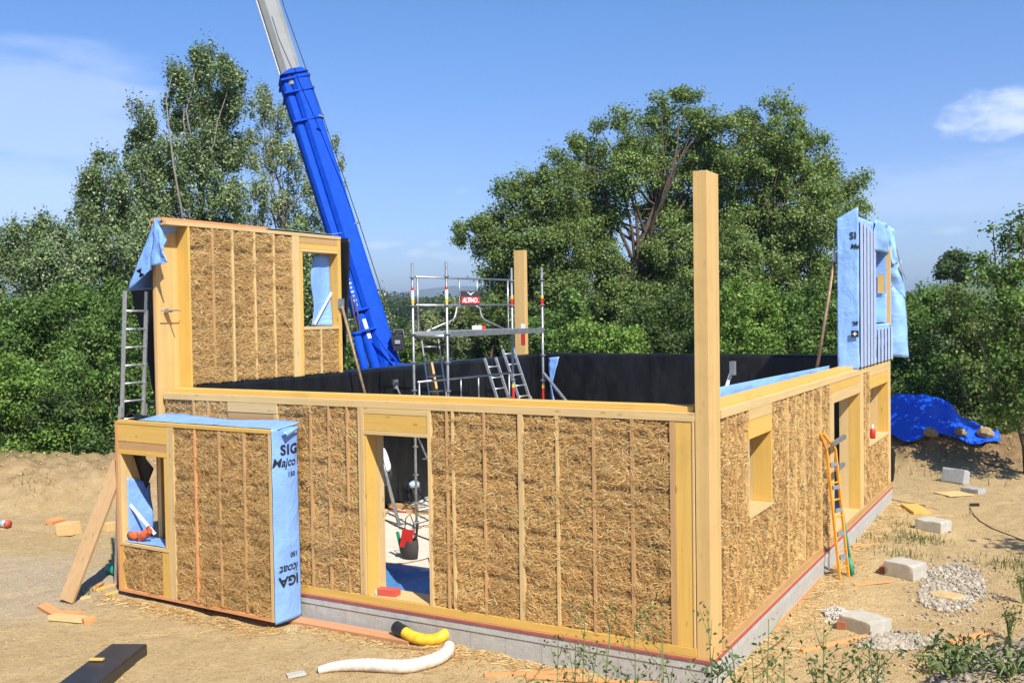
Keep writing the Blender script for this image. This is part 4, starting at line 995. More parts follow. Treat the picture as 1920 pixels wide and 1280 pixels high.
quad_sheet('membrane', (at(262, 612, 1, 1.1), at(291, 745, 1, .8), at(287, 515, 1, .9), at(243, 547, 1, 1.1)), plain('dull_black_sheet', (.008, .008, .009), .75, 0, .1), gab, 10, 14, .04, 514)
# sheet on the top, in the window and black overhang at the far end
def f_gt(s, t): return 2.1+s*(YE-2.08), -.34+.37*t, ZT+.0+.02*(fbm(s*9, t*3, 521))+.05*np.maximum(0, s-.85)*t*6
sheet_grid(FL, 'membrane_strip', blue_membrane('pale_blue_membrane', (.42, .62, .80)), gab, f_gt, 40, 5)
def f_gw(s, t): return wy1-.03-(.42-.05*np.sin(t*7))*s, -.12-.14*s-.05*np.sin(s*3+t*2), wz0+.01+t*(wz1-wz0-.04)
sheet_grid(FL, 'window_membrane', BLUE, gab, f_gw, 12, 24)
pa_, pb_ = FL.p(wy1-.44, -.20, wz0+.04), FL.p(wy1-.06, -.10, wz0+.62)
mb = MB(); mb.beam(pa_, pb_, .05, .006, (1, 0, 0)); mb.build('tape', plain('white_tape_strip', (.75, .78, .8), .4), gab)
def f_go(s, t): return YE+.02+.22*np.sin(1.6*t)*(.55+.45*s)+.03*(fbm(s*3, t*6, 531)-.5), -.34+.36*s, 2.92+t*(ZT-2.95)
sheet_grid(FL, 'membrane_overhang', BLACK, gab, f_go, 8, 24)
# clamp rod sticking out of the end board
rp = at(312, 583, 1, .05); rod = thing('clamp_rod', (-8.60, .1, rp[2]), 'thin steel clamp rod stuck in the pale end board of the upper left panel', 'rod')
mb = MB(); mb.tube([(-8.62, .1, rp[2]-.0), (-8.28, .06, rp[2]+.01)], .011, 6); mb.tube([(-8.62, .13, rp[2]+.03), (-8.44, .1, rp[2]+.0)], .02, 6); mb.build('bar', GALV, rod)
mb = MB(); mb.obox((-8.52, .09, rp[2]), (.05, 0, 0), (0, .03, 0), (0, 0, .02)); mb.build('clamp_head', GALV, rod)
mb = MB(); mb.tube([(-8.45, -.1, rp[2]+.005), (-8.45, .28, rp[2]+.005)], .008, 6); mb.build('handle', GALV, rod)

# upper panel on the right wall, wrapped in blue sheet
ux = at(1570, 560, 1, 8.37)[0]
rp_ = thing('gable_panel', ((ux)/2, 10.1, 2.70), 'upper wall panel wrapped in pale blue sheet, standing on the right wall', 'wall panel')
BLUER = blue_membrane('lighter_blue_membrane', (.27, .47, .84))  # lighter blue than the sheet on the other panels
FE = Frame((0, 8.37, 0), (1, 0, 0), (0, -1, 0)); RZ = 5.48
mb = MB(); mb.box(ux+.03, -.03, 8.40, 9.78, 2.762, RZ-.05); mb.box(ux+.03, -.03, 9.78, 11.75, 2.762, 3.45); mb.box(ux+.03, -.03, 9.78, 11.75, 5.02, RZ-.05); mb.box(ux+.03, -.03, 11.70, 11.90, 3.45, 5.02)
core = mb.build('core', W['tan', 'z'], rp_)
def f_re(s, t):
    w_ = .035*(fbm(s*2, t*4.5, 601)-.5)+.02*(fbm(s*5, t*12, 602)-.5)
    return ux+(.025-ux)*s, .012+w_, 2.70+t*(RZ-2.70)+t**8*.20*(s-.12)
rend = sheet_grid(FE, 'membrane_wrap', BLUER, rp_, f_re, 14, 56)
def f_ro(y0, y1, z0, z1, sd):
    def f(s, t):
        w_ = .045*(fbm(s*2+sd, t*4, 610+sd)-.5)
        return y0+(y1-y0)*s, .015+w_, z0+(z1-z0)*t
    return f
side = sheet_grid(FR, 'membrane_wrap', BLUER, rp_, f_ro(8.37, 9.82, 2.73, RZ, 1), 20, 40)
sheet_grid(FR, 'membrane_wrap', BLUER, rp_, f_ro(9.82, 11.92, 2.73, 3.50, 2), 20, 14)
sheet_grid(FR, 'membrane_wrap', BLUER, rp_, f_ro(9.82, 11.92, 4.98, RZ, 3), 20, 8)
def f_rt(s, t): return 8.36+s*3.5, -.01+(ux-.0)*t, RZ-.01+.19*(.9-t)*np.exp(-s*5.5)+.05*(fbm(s*9, t*3, 606)-.5)
sheet_grid(FR, 'membrane_wrap', BLUER, rp_, f_rt, 24, 8)
BAT = plain('pale_batten', (.40, .47, .62), .55, 0, None, .08, 6)
for k, y_ in enumerate((8.46, 8.80, 9.14, 9.48, 9.80)):
    FR.one('batten', BAT, rp_, y_, y_+.20, .040, .054, 2.735, RZ-.06-.03*k)
for y_ in (10.25, 10.65, 11.05, 11.45, 11.82): FR.one('batten', BAT, rp_, y_, y_+.20, .040, .054, 2.735, 3.42)
FR.one('window_frame', W['orange', 'z'], rp_, 9.85, 9.93, -.3, .03, 3.5, 4.98)
FR.one('window_frame', W['light', 'z'], rp_, 11.72, 11.80, -.3, .05, 3.45, 5.1)
mb = MB(); mb.box(-.33, -.03, 11.665, 11.69, 3.46, 5.02); mb.build('membrane_wrap', BLUER, rp_)
def f_rw(s, t): return 11.66-.25*s*t*(1-t), -.02-.30*s, 3.48+t*(.65-.3*s)
sheet_grid(FR, 'window_membrane', BLUER, rp_, f_rw, 8, 14)
c0 = at(1646, 550, 1, 11.64); c1 = at(1657, 515, 1, 11.64); mb = MB(); mb.box(c0[0], c1[0], 11.62, 11.64, c0[2], c1[2]); mb.build('window_board', W['yel', 'z'], rp_)
mb = MB(); mb.box(-.345, -.325, 9.8, 11.9, 3.45, 5.02); mb.build('membrane_wrap', BLUER, rp_)
def f_rs(s, t): return 9.95+1.7*s, -.05-.28*t, 3.50+.05*fbm(s*4, t*3, 631)
sheet_grid(FR, 'window_membrane', BLUER, rp_, f_rs, 12, 6)
# loose sheet blowing past the far end
yb = 11.97
quad_sheet('membrane_flap', (at(1668, 668, 1, yb), at(1705, 671, 1, yb+.25), at(1697, 540, 1, yb+.2), at(1664, 520, 1, yb)), BLUER, rp_, 10, 18, .05, 641, .08)
quad_sheet('membrane_flap', (at(1664, 535, 1, yb), at(1699, 560, 1, yb+.2), at(1690, 490, 1, yb+.12), at(1662, 470, 1, yb)), BLUER, rp_, 10, 14, .05, 642, .1)
quad_sheet('membrane_flap', (at(1672, 497, 1, yb-.05), at(1684, 494, 1, yb), at(1676, 430, 1, yb), at(1664, 421, 1, yb-.1)), BLUER, rp_, 8, 16, .04, 643)
quad_sheet('membrane_flap', (at(1676, 494, 1, yb+.02), at(1700, 524, 1, yb+.1), at(1690, 500, 1, yb+.12), at(1682, 462, 1, yb+.05)), plain('grey_sheet_back', (.16, .18, .19), .5), rp_, 8, 8, .03, 644)
quad_sheet('membrane_flap', (at(1640, 470, 0, .05), at(1666, 475, 0, .06), at(1664, 419, 0, .03), at(1640, 412, 0, .05)), BLUER, rp_, 8, 10, .05, 645, .06)
ez = np.array([0, 0, 1.0]); exr = np.array([1.0, 0, 0])
def conf_re(w):
    _, n_, _ = f_re(np.clip((w[:, 0]-ux)/(.025-ux), 0, 1), np.clip((w[:, 2]-2.70)/(RZ-2.70), 0, 1)); w = w.copy(); w[:, 1] = 8.37-n_-.009; return w
def epos(u, v): return at(u, v, 1, 8.37-.052)
text_mb('SI', .175, epos(1592, 448), exr*1.0, ez, INK, rend, 0, .004, conform=conf_re)
text_mb('Ma', .12, epos(1594, 466), exr*1.0, ez, INK, rend, .2, .004, conform=conf_re)
text_mb('at.', .13, epos(1609, 603), -exr*.9, -ez, INK, rend, .2, .004, conform=conf_re)
text_mb('A', .175, epos(1609, 620), -exr*1.0, -ez, INK, rend, 0, .004, conform=conf_re)
mb = MB(); a = epos(1596, 632); mb.box(a[0]-.0, a[0]+.13, a[1]-.003, a[1]+.001, a[2], a[2]+.12); mb.build('lettering', INK, rend)
mb = MB(); mb.box(a[0]+.055, a[0]+.075, a[1]-.006, a[1]-.0035, a[2]+.025, a[2]+.095); mb.box(a[0]+.03, a[0]+.053, a[1]-.006, a[1]-.0035, a[2]+.05, a[2]+.07); mb.box(a[0]+.077, a[0]+.10, a[1]-.006, a[1]-.0035, a[2]+.05, a[2]+.07); mb.build('lettering', WHITEP, rend)
for (u_, v_, tx, sz, fl) in ((1618, 452, 'IG', .20, 1), (1622, 470, 'c', .18, 1), (1632, 613, 'oc', .17, -1), (1640, 632, 'GI', .19, -1)):
    a = at(u_, v_, 0, .046); text_mb(tx, sz, a, np.array([0, 1.0, 0])*fl, ez*fl, INK, side, 0, .004)

# ------------------------------------------------------------------ mobile crane beyond the left wall
BLUEP = NT('blue_crane_paint'); _f = BLUEP.noise(BLUEP.mapping(), 5, 5, .6)
_g = BLUEP.noise(BLUEP.mapping((6, 6, .8), (0, .3, 0)), 3, 6, .7)
BLUEP = BLUEP.done(BLUEP.mix(BLUEP.ramp(_g, [(.55, 0), (.78, .55)]), BLUEP.mix(BLUEP.ramp(_f, [(.35, 0), (.7, 1)]), (.003, .055, .44), (.006, .075, .54)), (.03, .07, .30)), BLUEP.math('ADD', BLUEP.math('MULTIPLY', _f, .2), .62), 0, .12)
GREYP = plain('grey_boom_paint', (.26, .27, .27), .65, 0, .15, .08, 3)
PB = at_depth(725, 702, 27.0); PT_ = at_depth(549.5, 148, 28.2)
ax_ = (PT_-PB); BL = np.linalg.norm(ax_); ax_ /= BL
tocam = CAM-(PB+PT_)/2; tocam -= ax_*np.dot(tocam, ax_); tocam /= np.linalg.norm(tocam)
sd = np.cross(ax_, tocam)
if np.dot(sd, RT) < 0: sd = -sd
th = R(13); nn = tocam*math.cos(th)+(-sd)*math.sin(th)*-1; ss = np.cross(ax_, nn); ss = ss if np.dot(ss, RT) > 0 else -ss
base_xy = PB-ax_*2.4
crane = thing('mobile_crane', (base_xy[0], base_xy[1], float(gz(base_xy[0], base_xy[1]))), 'blue mobile crane with its boom raised towards the left behind the lined wall', 'crane')
def bpt(t, s_, n_): return PB+ax_*t+ss*s_+nn*n_
def bsec(mb, t0, t1, prof, mi=0):   # profile polygon in (s, n)
    mb.prism([bpt(t0, a, b) for a, b in prof], ax_*(t1-t0), mi)
mb = MB()
bsec(mb, -2.6, BL, [(-.13, -.36), (.40, -.36), (.40, .30), (.33, .36), (-.02, .36), (-.13, .26)])
tfl = BL*(690-575)/(700-148)
bsec(mb, tfl, BL, [(-.40, -.20), (-.131, -.20), (-.131, .20), (-.18, .25), (-.33, .25), (-.40, .15)])
boom = mb.build('boom', BLUEP, crane, bevel=.01)
mb = MB()
for vv, lo, hi in ((156, -.42, .42), (181, -.42, .42), (236, -.42, .43)):
    t = BL*(702-vv)/(702-148); mb = MB(); bsec(mb, t-.03, t+.03, [(lo, -.40), (hi, -.40), (hi, .41), (lo, .34)]); mb.build('collar', BLUEP, boom, bevel=.006)
mb = MB(); bsec(mb, tfl-.04, tfl+.02, [(-.42, -.25), (.02, -.25), (.02, .40), (-.42, .36)]); mb.build('collar', BLUEP, boom, bevel=.006)
mb = MB(); t2 = BL*(702-624)/(702-148); bsec(mb, t2-.03, t2+.03, [(-.43, -.3), (.02, -.3), (.02, .42), (-.43, .42)]); mb.build('collar', BLUEP, boom, bevel=.006)
mb = MB(); mb.prism([bpt(BL-.02, -.42, -.3), bpt(BL-.02, .40, -.3), bpt(BL+.12, .22, -.3), bpt(BL+.12, -.1, -.3)], nn*.72)
mb.build('collar', BLUEP, boom, bevel=.006)
mb = MB(); mb.tube([bpt(-2.2, -.30, .10), bpt(tfl-.18, -.24, .16), bpt(tfl-.05, -.24, .16)], [.15, .15, .10], 16); cyl = mb.build('luffing_cylinder', BLUEP, crane, smooth=True)
mb = MB(); a = bpt(tfl-.55, -.21, .312); mb.obox(a, ax_*.28, ss*.05, nn*.006); mb.build('sticker', plain('white_sticker', (.5, .53, .58), .5, 0, None, .3, 30), cyl)
mb = MB()
for k in range(8):   # worn white marks down the flange
    a = bpt(tfl+.18+.125*k, -.27, .2535); mb.obox(a, ax_*.035, ss*(.03+.015*(k % 2)), nn*.002)
mb.build('worn_marking', plain('worn_white_marking', (.25, .36, .62), .6, 0, None, .3, 40), boom)
oct_ = lambda w, h, c: [(-w+c, -h), (w-c, -h), (w, -h+c), (w, h-c), (w-c, h), (-w+c, h), (-w, h-c), (-w, -h+c)]
mb = MB(); bsec(mb, BL-.3, BL+5.6, [(a-.02, b) for a, b in oct_(.295, .30, .15)]); tele = mb.build('inner_boom', GREYP, crane, bevel=.02)
mb = MB(); mb.tube([bpt(BL, -.36, .1), bpt(BL+5.6, -.36, .1)], .028, 8); mb.build('guide_pipe', ALU, tele)
mb = MB(); mb.tube([at_depth(520, -40, 27.4), at_depth(532, 12, 27.4), at_depth(605, 217, 27.4), at_depth(674, 419, 27.3), at_depth(748, 648, 27.1)], .013, 5); mb.build('hoist_rope', DARKM, crane)
mb = MB()
for (u0, v0, u1, v1) in ((598, 216, 607, 219), (660, 420, 676, 417)): mb.beam(at_depth(u0, v0, 27.4), at_depth(u1, v1, 27.4), .05, .04)
mb.build('rope_guide', GREYP, crane)
mb = MB(); mb.tube([at_depth(700, 760, 26.4), at_depth(684, 690, 26.4), at_depth(669, 628, 26.4)], [.11, .11, .11], 12); mb.tube([at_depth(669, 628, 26.4), at_depth(668, 622, 26.4)], [.14, .14], 12); mb.build('ram', BLUEP, crane, smooth=True)
mb = MB()
for k in (0, 7): mb.tube([at_depth(672+k*.5, 625, 26.5), at_depth(664+k, 590, 26.5), at_depth(658+k, 555, 26.7)], .02, 6)
mb.build('hydraulic_hose', plain('brown_hose', (.10, .065, .04), .6), crane)
mb = MB(); c = at_depth(747, 643, 26.7); mb.obox(c, RT*.15+UP*.03, UP*.2-RT*.05, FW*.2); mb.obox(c+UP*.28-RT*.05, RT*.14, UP*.03, FW*.15); lampb = mb.build('winch_box', DARKM, crane, bevel=.02)
mb = MB(); mb.tube([c+UP*.20-RT*.13, c+UP*.36-RT*.12, c+UP*.36+RT*.12, c+UP*.22+RT*.15], .012, 6); mb.obox(c-FW*.22+UP*.03, RT*.07, UP*.05, FW*.02); mb.build('bracket', ALU, lampb)
mb = MB(); mb.tube([at_depth(703, 624, 26.55), at_depth(722, 652, 26.55), at_depth(742, 675, 26.55), at_depth(748, 690, 26.6)], .03, 6); mb.tube([at_depth(712, 686, 26.5), at_depth(727, 680, 26.5), at_depth(734, 668, 26.5)], .018, 6); mb.build('stay_bar', BLUEP, crane)
mb = MB(); c = at_depth(760, 690, 26.9); mb.obox(c, RT*.16, UP*.12, FW*.3); mb.obox(c+RT*.17+UP*.06, RT*.2, UP*.035, FW*.3); mb.build('pivot_bracket', BLUEP, crane, bevel=.02)
# carrier, mostly hidden by the wall
g0 = float(gz(base_xy[0], base_xy[1])); bx, by = base_xy[0], base_xy[1]+.6
mb = MB(); mb.box(bx-1.2, bx+1.0, by-4.2, by+3.6, g0+.65, g0+1.15); mb.box(bx-.9, bx+.75, by-1.2, by+1.0, g0+1.15, g0+1.95); mb.build('carrier', BLUEP, crane, bevel=.04)
mb = MB(); mb.box(bx-1.2, bx+1.0, by-4.2, by-2.6, g0+1.15, g0+2.0); mb.build('cab', BLUEP, crane, bevel=.08)
for yy in (-3.3, -1.7, 1.2, 2.6):
    for xx in (-1.25, .8):
        mb = MB(); mb.tube([(bx+xx, by+yy, g0+.52), (bx+xx+.3, by+yy, g0+.52)], .5, 20); wh = mb.build('wheel', plain('tyre', (.02, .02, .02), .8) if yy == -3.3 and xx < 0 else bpy.data.materials['tyre'], crane)

# ------------------------------------------------------------------ scaffold tower inside the house
SA, SB = np.array([-6.74, 3.97]), np.array([-6.06, 4.03]); SC, SD = np.array([-6.45, 7.0]), np.array([-5.79, 7.06])
scf = thing('scaffold_tower', (-6.26, 5.5, .02), 'galvanised scaffold tower with a deck and guard rails standing inside the house', 'scaffold')
def pole_top(px, py, xy):
    d = px_dir(px, py); k = np.hypot(xy[0]-CAM[0], xy[1]-CAM[1])/np.hypot(d[0], d[1]); return CAM[2]+d[2]*k
std_r = .0245
def sticker(par, xy, z, cols):
    for k, (m_, h_) in enumerate(cols):
        mb = MB(); mb.tube([(xy[0], xy[1], z), (xy[0], xy[1], z+h_)], std_r+.004, 10); mb.build('sticker', m_, par); z += h_
for xy, (px, py), stk in ((SA, (774, 493), 1), (SB, (838, 491), 1), (SC, (958, 502), 2), (SD, (1018, 502), 2)):
    zt = pole_top(px, py, xy); mb = MB(); mb.tube([(xy[0], xy[1], .12), (xy[0], xy[1], zt)], std_r, 10)
    sdd = mb.build('standard', GALV, scf, smooth=True)
    mb = MB(); z = .48
    while z < zt-.1: mb.tube([(xy[0], xy[1], z-.012), (xy[0], xy[1], z+.012)], .052, 10); z += .5
    mb.build('rosette', GALV, sdd)
    mb = MB(); mb.tube([(xy[0], xy[1], .03), (xy[0], xy[1], .2)], .019, 8); mb.box(xy[0]-.07, xy[0]+.07, xy[1]-.07, xy[1]+.07, .02, .03); mb.tube([(xy[0], xy[1], .12), (xy[0], xy[1], .15)], .045, 8); mb.build('base_jack', GALV, sdd)
    if stk == 1: sticker(sdd, xy, 4.02, ((YELP, .07), (WHITEP, .16), (REDP, .05)))
    else: sticker(sdd, xy, 3.95, ((REDP, .16), (YELP, .06))); sticker(sdd, xy, 2.1, ((REDP, .22), (YELP, .07)))
def P3(a, z): return (a[0], a[1], z)
def lerp2(a, b, t): return a*(1-t)+b*t
mb = MB()
for a, b in ((SA, SB), (SC, SD), (SA, SC), (SB, SD)):
    mb.tube([P3(a, .33), P3(b, .33)], .022, 8)
for a, b in ((SA, SB), (SC, SD)): mb.tube([P3(a, 3.44), P3(b, 3.44)], .024, 8); mb.tube([P3(a, 2.0), P3(b, 2.0)], .022, 8)
mb.build('ledger', GALV, scf, smooth=True)
sdir = (SC-SA)/np.linalg.norm(SC-SA); sper = np.array([sdir[1], -sdir[0]])
def guard(ztop, zmid, zlow, sign):
    SN = np.array([sper[0], sper[1], 0.0])
    mb = MB(); rr = .019
    for z in (ztop, zmid): mb.tube([P3(lerp2(SA, SC, .03), z), P3(lerp2(SA, SC, .98), z)], rr, 8)
    for t in (.045, .955): mb.tube([P3(lerp2(SA, SC, t), ztop), P3(lerp2(SA, SC, t), zlow)], rr, 8)
    for t in (.44, .62): mb.tube([P3(lerp2(SA, SC, t), ztop), P3(lerp2(SA, SC, t), zmid)], .015, 8)
    gf = mb.build('guard_frame', GALV, scf, smooth=True)
    mb = MB()
    mb.tube([P3(lerp2(SA, SC, t), z) for t, z in ((.46, zmid-.01), (.41, zmid-.05), (.395, zmid-.2), (.37, zmid-.28), (.12, zlow+.02))], .019, 8)
    mb.tube([P3(lerp2(SA, SC, t), z) for t, z in ((.60, zmid-.01), (.645, zmid-.05), (.66, zmid-.2), (.69, zmid-.28), (.90, zlow+.02))], .019, 8)
    mb.build('brace', GALV, gf, smooth=True)
    if sign:
        a = lerp2(SA, SC, .44); b = lerp2(SA, SC, .63); o = sper*.03
        L_ = np.linalg.norm(b-a); sx = np.array([*(b-a)/L_, 0]); so = np.array([a[0]+o[0], a[1]+o[1], zmid+.015])
        sg = thing('sign', so, 'red and black name plate hung in the scaffold guard rail', 'sign')
        def sgbox(nm, x0, x1, z0, z1, e, m_, th=.006):
            mb = MB(); P = [so+sx*x+np.array([sper[0], sper[1], 0])*q_+np.array([0, 0, z]) for z in (z0, z1) for x, q_ in ((x0, e), (x1, e), (x1, e+th), (x0, e+th))]; mb.hexa(P); return mb.build(nm, m_, sg)
        pl = sgbox('plate', 0, L_, 0, .25, 0, plain('dark_plate', (.05, .045, .05), .45))
        sgbox('band', .008, L_-.008,   .010, .14, .007, REDP, .003)
        text_mb('ALTRAD', .125, so+sx*.03+np.array([sper[0], sper[1], 0])*.012+np.array([0, 0, .035]), sx*1.1, np.array([0, 0, 1.0]), WHITEP, pl, .25, .003, spacing=.82)
        for k in range(3): sgbox('lettering', L_-.075+.022*k, L_-.062+.022*k, .035, .045, .0105, WHITEP, .001)
        mb = MB(); q0 = so+np.array([sper[0], sper[1], 0])*.012
        for sg_ in (-1, 1):
            pts = [q0+sx*(L_/2)+np.array([0, 0, .165]), q0+sx*(L_/2+sg_*.05)+np.array([0, 0, .20]), q0+sx*(L_/2+sg_*.13)+np.array([0, 0, .235]), q0+sx*(L_/2+sg_*.05)+np.array([0, 0, .222]), q0+sx*(L_/2)+np.array([0, 0, .195])]
            mb.prism(pts, np.array([sper[0], sper[1], 0])*.002)
        mb.build('emblem', WHITEP, pl)
guard(4.49, 3.99, 3.50, True); guard(2.62, 2.12, 1.65, False)
# deck
dA, dB, dC, dD = SA+sper*.0, SB, SC, SD
mb = MB()
c0, c1, c2, c3 = lerp2(SA, SC, .01), lerp2(SB, SD, .01), lerp2(SB, SD, .99), lerp2(SA, SC, .99)
mb.hexa([P3(c0, 3.455), P3(c1, 3.455), P3(c2, 3.455), P3(c3, 3.455), P3(c0, 3.515), P3(c1, 3.515), P3(c2, 3.515), P3(c3, 3.515)]); deck = mb.build('deck', ALU, scf, bevel=.004)
for a, b, o in ((c1, c2, .012), (c0, c3, -.012)):
    mb = MB(); oo = sper*o*2; mb.beam((a[0]+oo[0], a[1]+oo[1], 3.475), (b[0]+oo[0], b[1]+oo[1], 3.475), .03, .10); mb.build('edge_profile', GALV, deck)
mb = MB(); a = lerp2(c0, c3, .57); b = lerp2(c0, c3, .66); mb.beam((a[0], a[1], 3.56), (b[0], b[1], 3.56), .03, .07); mb.build('hook', WHITEP, deck)
mb = MB(); a = lerp2(c0, c3, .662); b = lerp2(c0, c3, .70); mb.beam((a[0], a[1], 3.555), (b[0], b[1], 3.555), .03, .07); mb.build('hook', REDP, deck)
a = at(1020, 700, 1, 7.05); b = at(1066, 757, 1, 6.6)
d_ = (b-a)/np.linalg.norm(b-a); kz = (a[2]-.03)/max(.05, (a[2]-b[2])); b2 = a+(b-a)*kz
mb = MB(); mb.tube([a, b2], .03, 10); mb.tube([(SD[0], SD[1], a[2]), a], .02, 8); mb.build('outrigger', ALU, scf, smooth=True)

# ------------------------------------------------------------------ ladders
def ladder(name, label, top, base, side, width, mat, rr=.03, step=.28, sections=1, group=None, depth=.022):
    top = np.asarray(top, float); base = np.asarray(base, float); side = np.asarray(side, float); side /= np.linalg.norm(side)
    L = np.linalg.norm(top-base); d = (top-base)/L; nrm = np.cross(side, d)
    root = thing(name, base, label, 'ladder', group)
    for s_ in (-1, 1):
        mb = MB(); o = side*s_*width/2; mb.obox((top+base)/2+o, d*L/2, side*.014, nrm*rr); mb.build('rail', mat, root, bevel=.003)
    k = step*.6
    while k < L-.1:
        mb = MB(); mb.tube([base+d*k-side*(width/2-.014), base+d*k+side*(width/2-.014)], .016, 8); mb.build('rung', mat, root, smooth=True); k += step
    if sections == 2:
        for s_ in (-1, 1):
            mb = MB(); o = side*s_*(width/2+.032)+nrm*.0; mb.obox(base+d*L*.31+o, d*L*.31, side*.014, nrm*rr); mb.build('rail', mat, root, bevel=.003)
    return root, d, nrm, side
t_ = at(255, 546, 0, -8.98); b_ = at(249, 770, 0, -9.25); b_ = t_+(b_-t_)*((t_[2]+.31)/(t_[2]-b_[2])); b_[2] = float(gz(b_[0], b_[1]))
ladder('ladder', 'grey aluminium extension ladder leaning on the outside of the upper left panel', t_, b_, (0, 1, 0), .40, ALU, .034, .28, 2)
for sg_, (u0, v0, u1, v1), lab in ((0, (919, 671, 944, 750), 'aluminium ladder against the black lining, left one of two beside the far post'), (1, (952, 654, 985, 752), 'aluminium ladder reaching above the black lining, right one of two beside the far post')):
    tp = at(u0, v0, 0, XI+.08+.0*sg_); bb = at(u1, v1, 1, tp[1]-.15)
    # follow the same line down to the slab
    dd = bb-tp; sc_ = (tp[2]-.02)/(tp[2]-bb[2]); bs = tp+dd*sc_
    ladder('ladder', lab, tp, bs, (0.12, 1, 0), .42, ALU, .034, .27, 2)
tp = np.array([-6.62, 4.9, 3.42]); bs = np.array([-6.12, 4.75, .03])
ladder('ladder', 'thin grey access ladder inside the scaffold tower below its deck', at(806, 636, 1, 5.0), at(840, 790, 1, 4.8)*np.array([1, 1, 0])+np.array([0.12, 0, .03]), (.55, .83, 0), .34, GALV, .016, .28)
# orange ladder by the right hand door gap
ORG = plain('orange_fibreglass', (.72, .30, .03), .42, 0, .4, .12, 6); GRN = plain('green_rail', (.02, .26, .16), .5)
ft = on_ground(1583, 1083); tp = at(1558, 842, 0, .10)
ol, d_, n_, s_ = ladder('ladder', 'orange ladder leaning beside the door gap of the right wall', tp, ft, (.36, .93, 0), .24, ORG, .02, .26)
hk = at(1544, 812, 0, .03); mb = MB(); mb.beam(tp+s_*-.12, hk+s_*-.08, .05, .03, (1, 0, 0)); mb.beam(tp+s_*.12, hk, .05, .03, (1, 0, 0)); mb.build('hook', ORG, ol, bevel=.004)
for (u0, v0, u1, v1) in ((1562, 832, 1584, 818), (1568, 880, 1582, 870)):
    mb = MB(); a = at(u0, v0, 0, .14); b = at(u1, v1, 0, .12); mb.beam(a, b, .05, .07, (0, 0, 1)); mb.build('stand_off_arm', GALV, ol, bevel=.004)
for k in range(5):
    mb = MB(); c = ft+(tp-ft)*(.16+.18*k); mb.obox(c+n_*.01, s_*.09, d_*.03, n_*.025); mb.build('tread', plain('grey_tread', (.20, .21, .22), .6) if k == 0 else bpy.data.materials['grey_tread'], ol)
gp = thing('pole', on_ground(1600, 1080), 'green pole standing against the orange ladder', 'pole')
mb = MB(); mb.tube([on_ground(1598, 1080)+np.array([0, 0, .02]), at(1568, 885, 0, .16)], .022, 8); mb.build('shaft', GRN, gp, smooth=True)
mb = MB(); a = on_ground(1598, 1080); mb.tube([a+np.array([0, 0, 0.02]), a*.82+at(1568, 885, 0, .16)*.18], [.04, .03], 8); mb.build('foot', GRN, gp, smooth=True)

# ------------------------------------------------------------------ props
def prop(label, head, foot, r=.024, hm=None):
    root = thing('push_pull_prop', foot, label, 'prop'); head = np.asarray(head, float); foot = np.asarray(foot, float); mid = head*.45+foot*.55
    mb = MB(); mb.tube([foot, mid], r*1.25, 10); mb.build('outer_tube', GALV, root, smooth=True)
    mb = MB(); mb.tube([mid, head], r, 10); mb.build('inner_tube', hm or RUST, root, smooth=True)
    mb = MB(); mb.box(foot[0]-.09, foot[0]+.09, foot[1]-.09, foot[1]+.09, foot[2]-.012, foot[2]); mb.build('foot_plate', GALV, root)
    mb = MB(); mb.obox(head, (.03, 0, 0), (0, .05, 0), (0, 0, .09)); mb.build('head_plate', GALV, root)
    mb = MB(); a = mid*.9+foot*.1; mb.tube([a-np.array([.09, .03, 0]), a+np.array([.09, .03, 0])], .01, 6); mb.build('pin', GALV, root)
RUST = plain('worn_rusty_steel', (.30, .20, .13), .6, .3, None, .35, 14)
prop('long brownish prop bracing the window side of the upper left panel', at(640, 569, 0, XI+.04), (-7.22, 4.09, .032), .026)
h_ = at(742, 720, 0, XI+.06); prop('short prop bracing the black lined wall under the crane', h_, (h_[0]+1.3, h_[1]-.1, .032), .02, GALV)
h_ = at(1374, 690, 0, -.44); prop('white topped prop behind the near corner post', h_, (h_[0]-1.1, h_[1]+.1, .032), .022, plain('white_paint_worn', (.7, .68, .63), .5))
h_ = at(1566, 482, 0, ux-.05); f_ = at(1532, 690, 1, h_[1]); kk = (h_[2]-.032)/(h_[2]-f_[2]); prop('rusty prop bracing the blue wrapped upper panel', h_, h_+(f_-h_)*kk*np.array([1, 1, 1]), .03)
# plank leaning on the left lining
mb = MB(); a = at(806, 682, 0, -7.9); b = at(818, 747, 0, -7.6); kk = (a[2]-.02)/(a[2]-b[2]); b = a+(b-a)*kk; mb.beam(a, b, .045, .28, (0, 0, 1)); mb.beam(a, b, .002, .002)
tag(mb.build('plank', W['tan', 'z'], None, b), 'wide brown plank standing inside the scaffold tower', 'plank')
# ------------------------------------------------------------------ things lying on the ground
def board(name, label, cat, a, b, w, t, mat, lift=0.0, roll=0.0, group=None, bevel=.004):
    """a board lying from ground point a to b; built along its own x axis"""
    a = np.asarray(a, float).copy(); b = np.asarray(b, float).copy(); a[2] += t/2+lift; b[2] += t/2+lift
    L = float(np.linalg.norm(b-a)); mb = MB(); mb.box(-L/2, L/2, -w/2, w/2, -t/2, t/2)
    o = mb.build(name, mat, None, (0, 0, 0), bevel=bevel)
    d = Vector(b-a).normalized(); up = Vector((0, 0, 1)); y = up.cross(d).normalized(); z = d.cross(y)
    m = Matrix((d, y, z)).transposed().to_4x4()@Matrix.Rotation(roll, 4, 'X'); m.translation = Vector((a+b)/2); o.matrix_world = m
    return tag(o, label, cat, group)
def og(u, v): return on_ground(u, v)
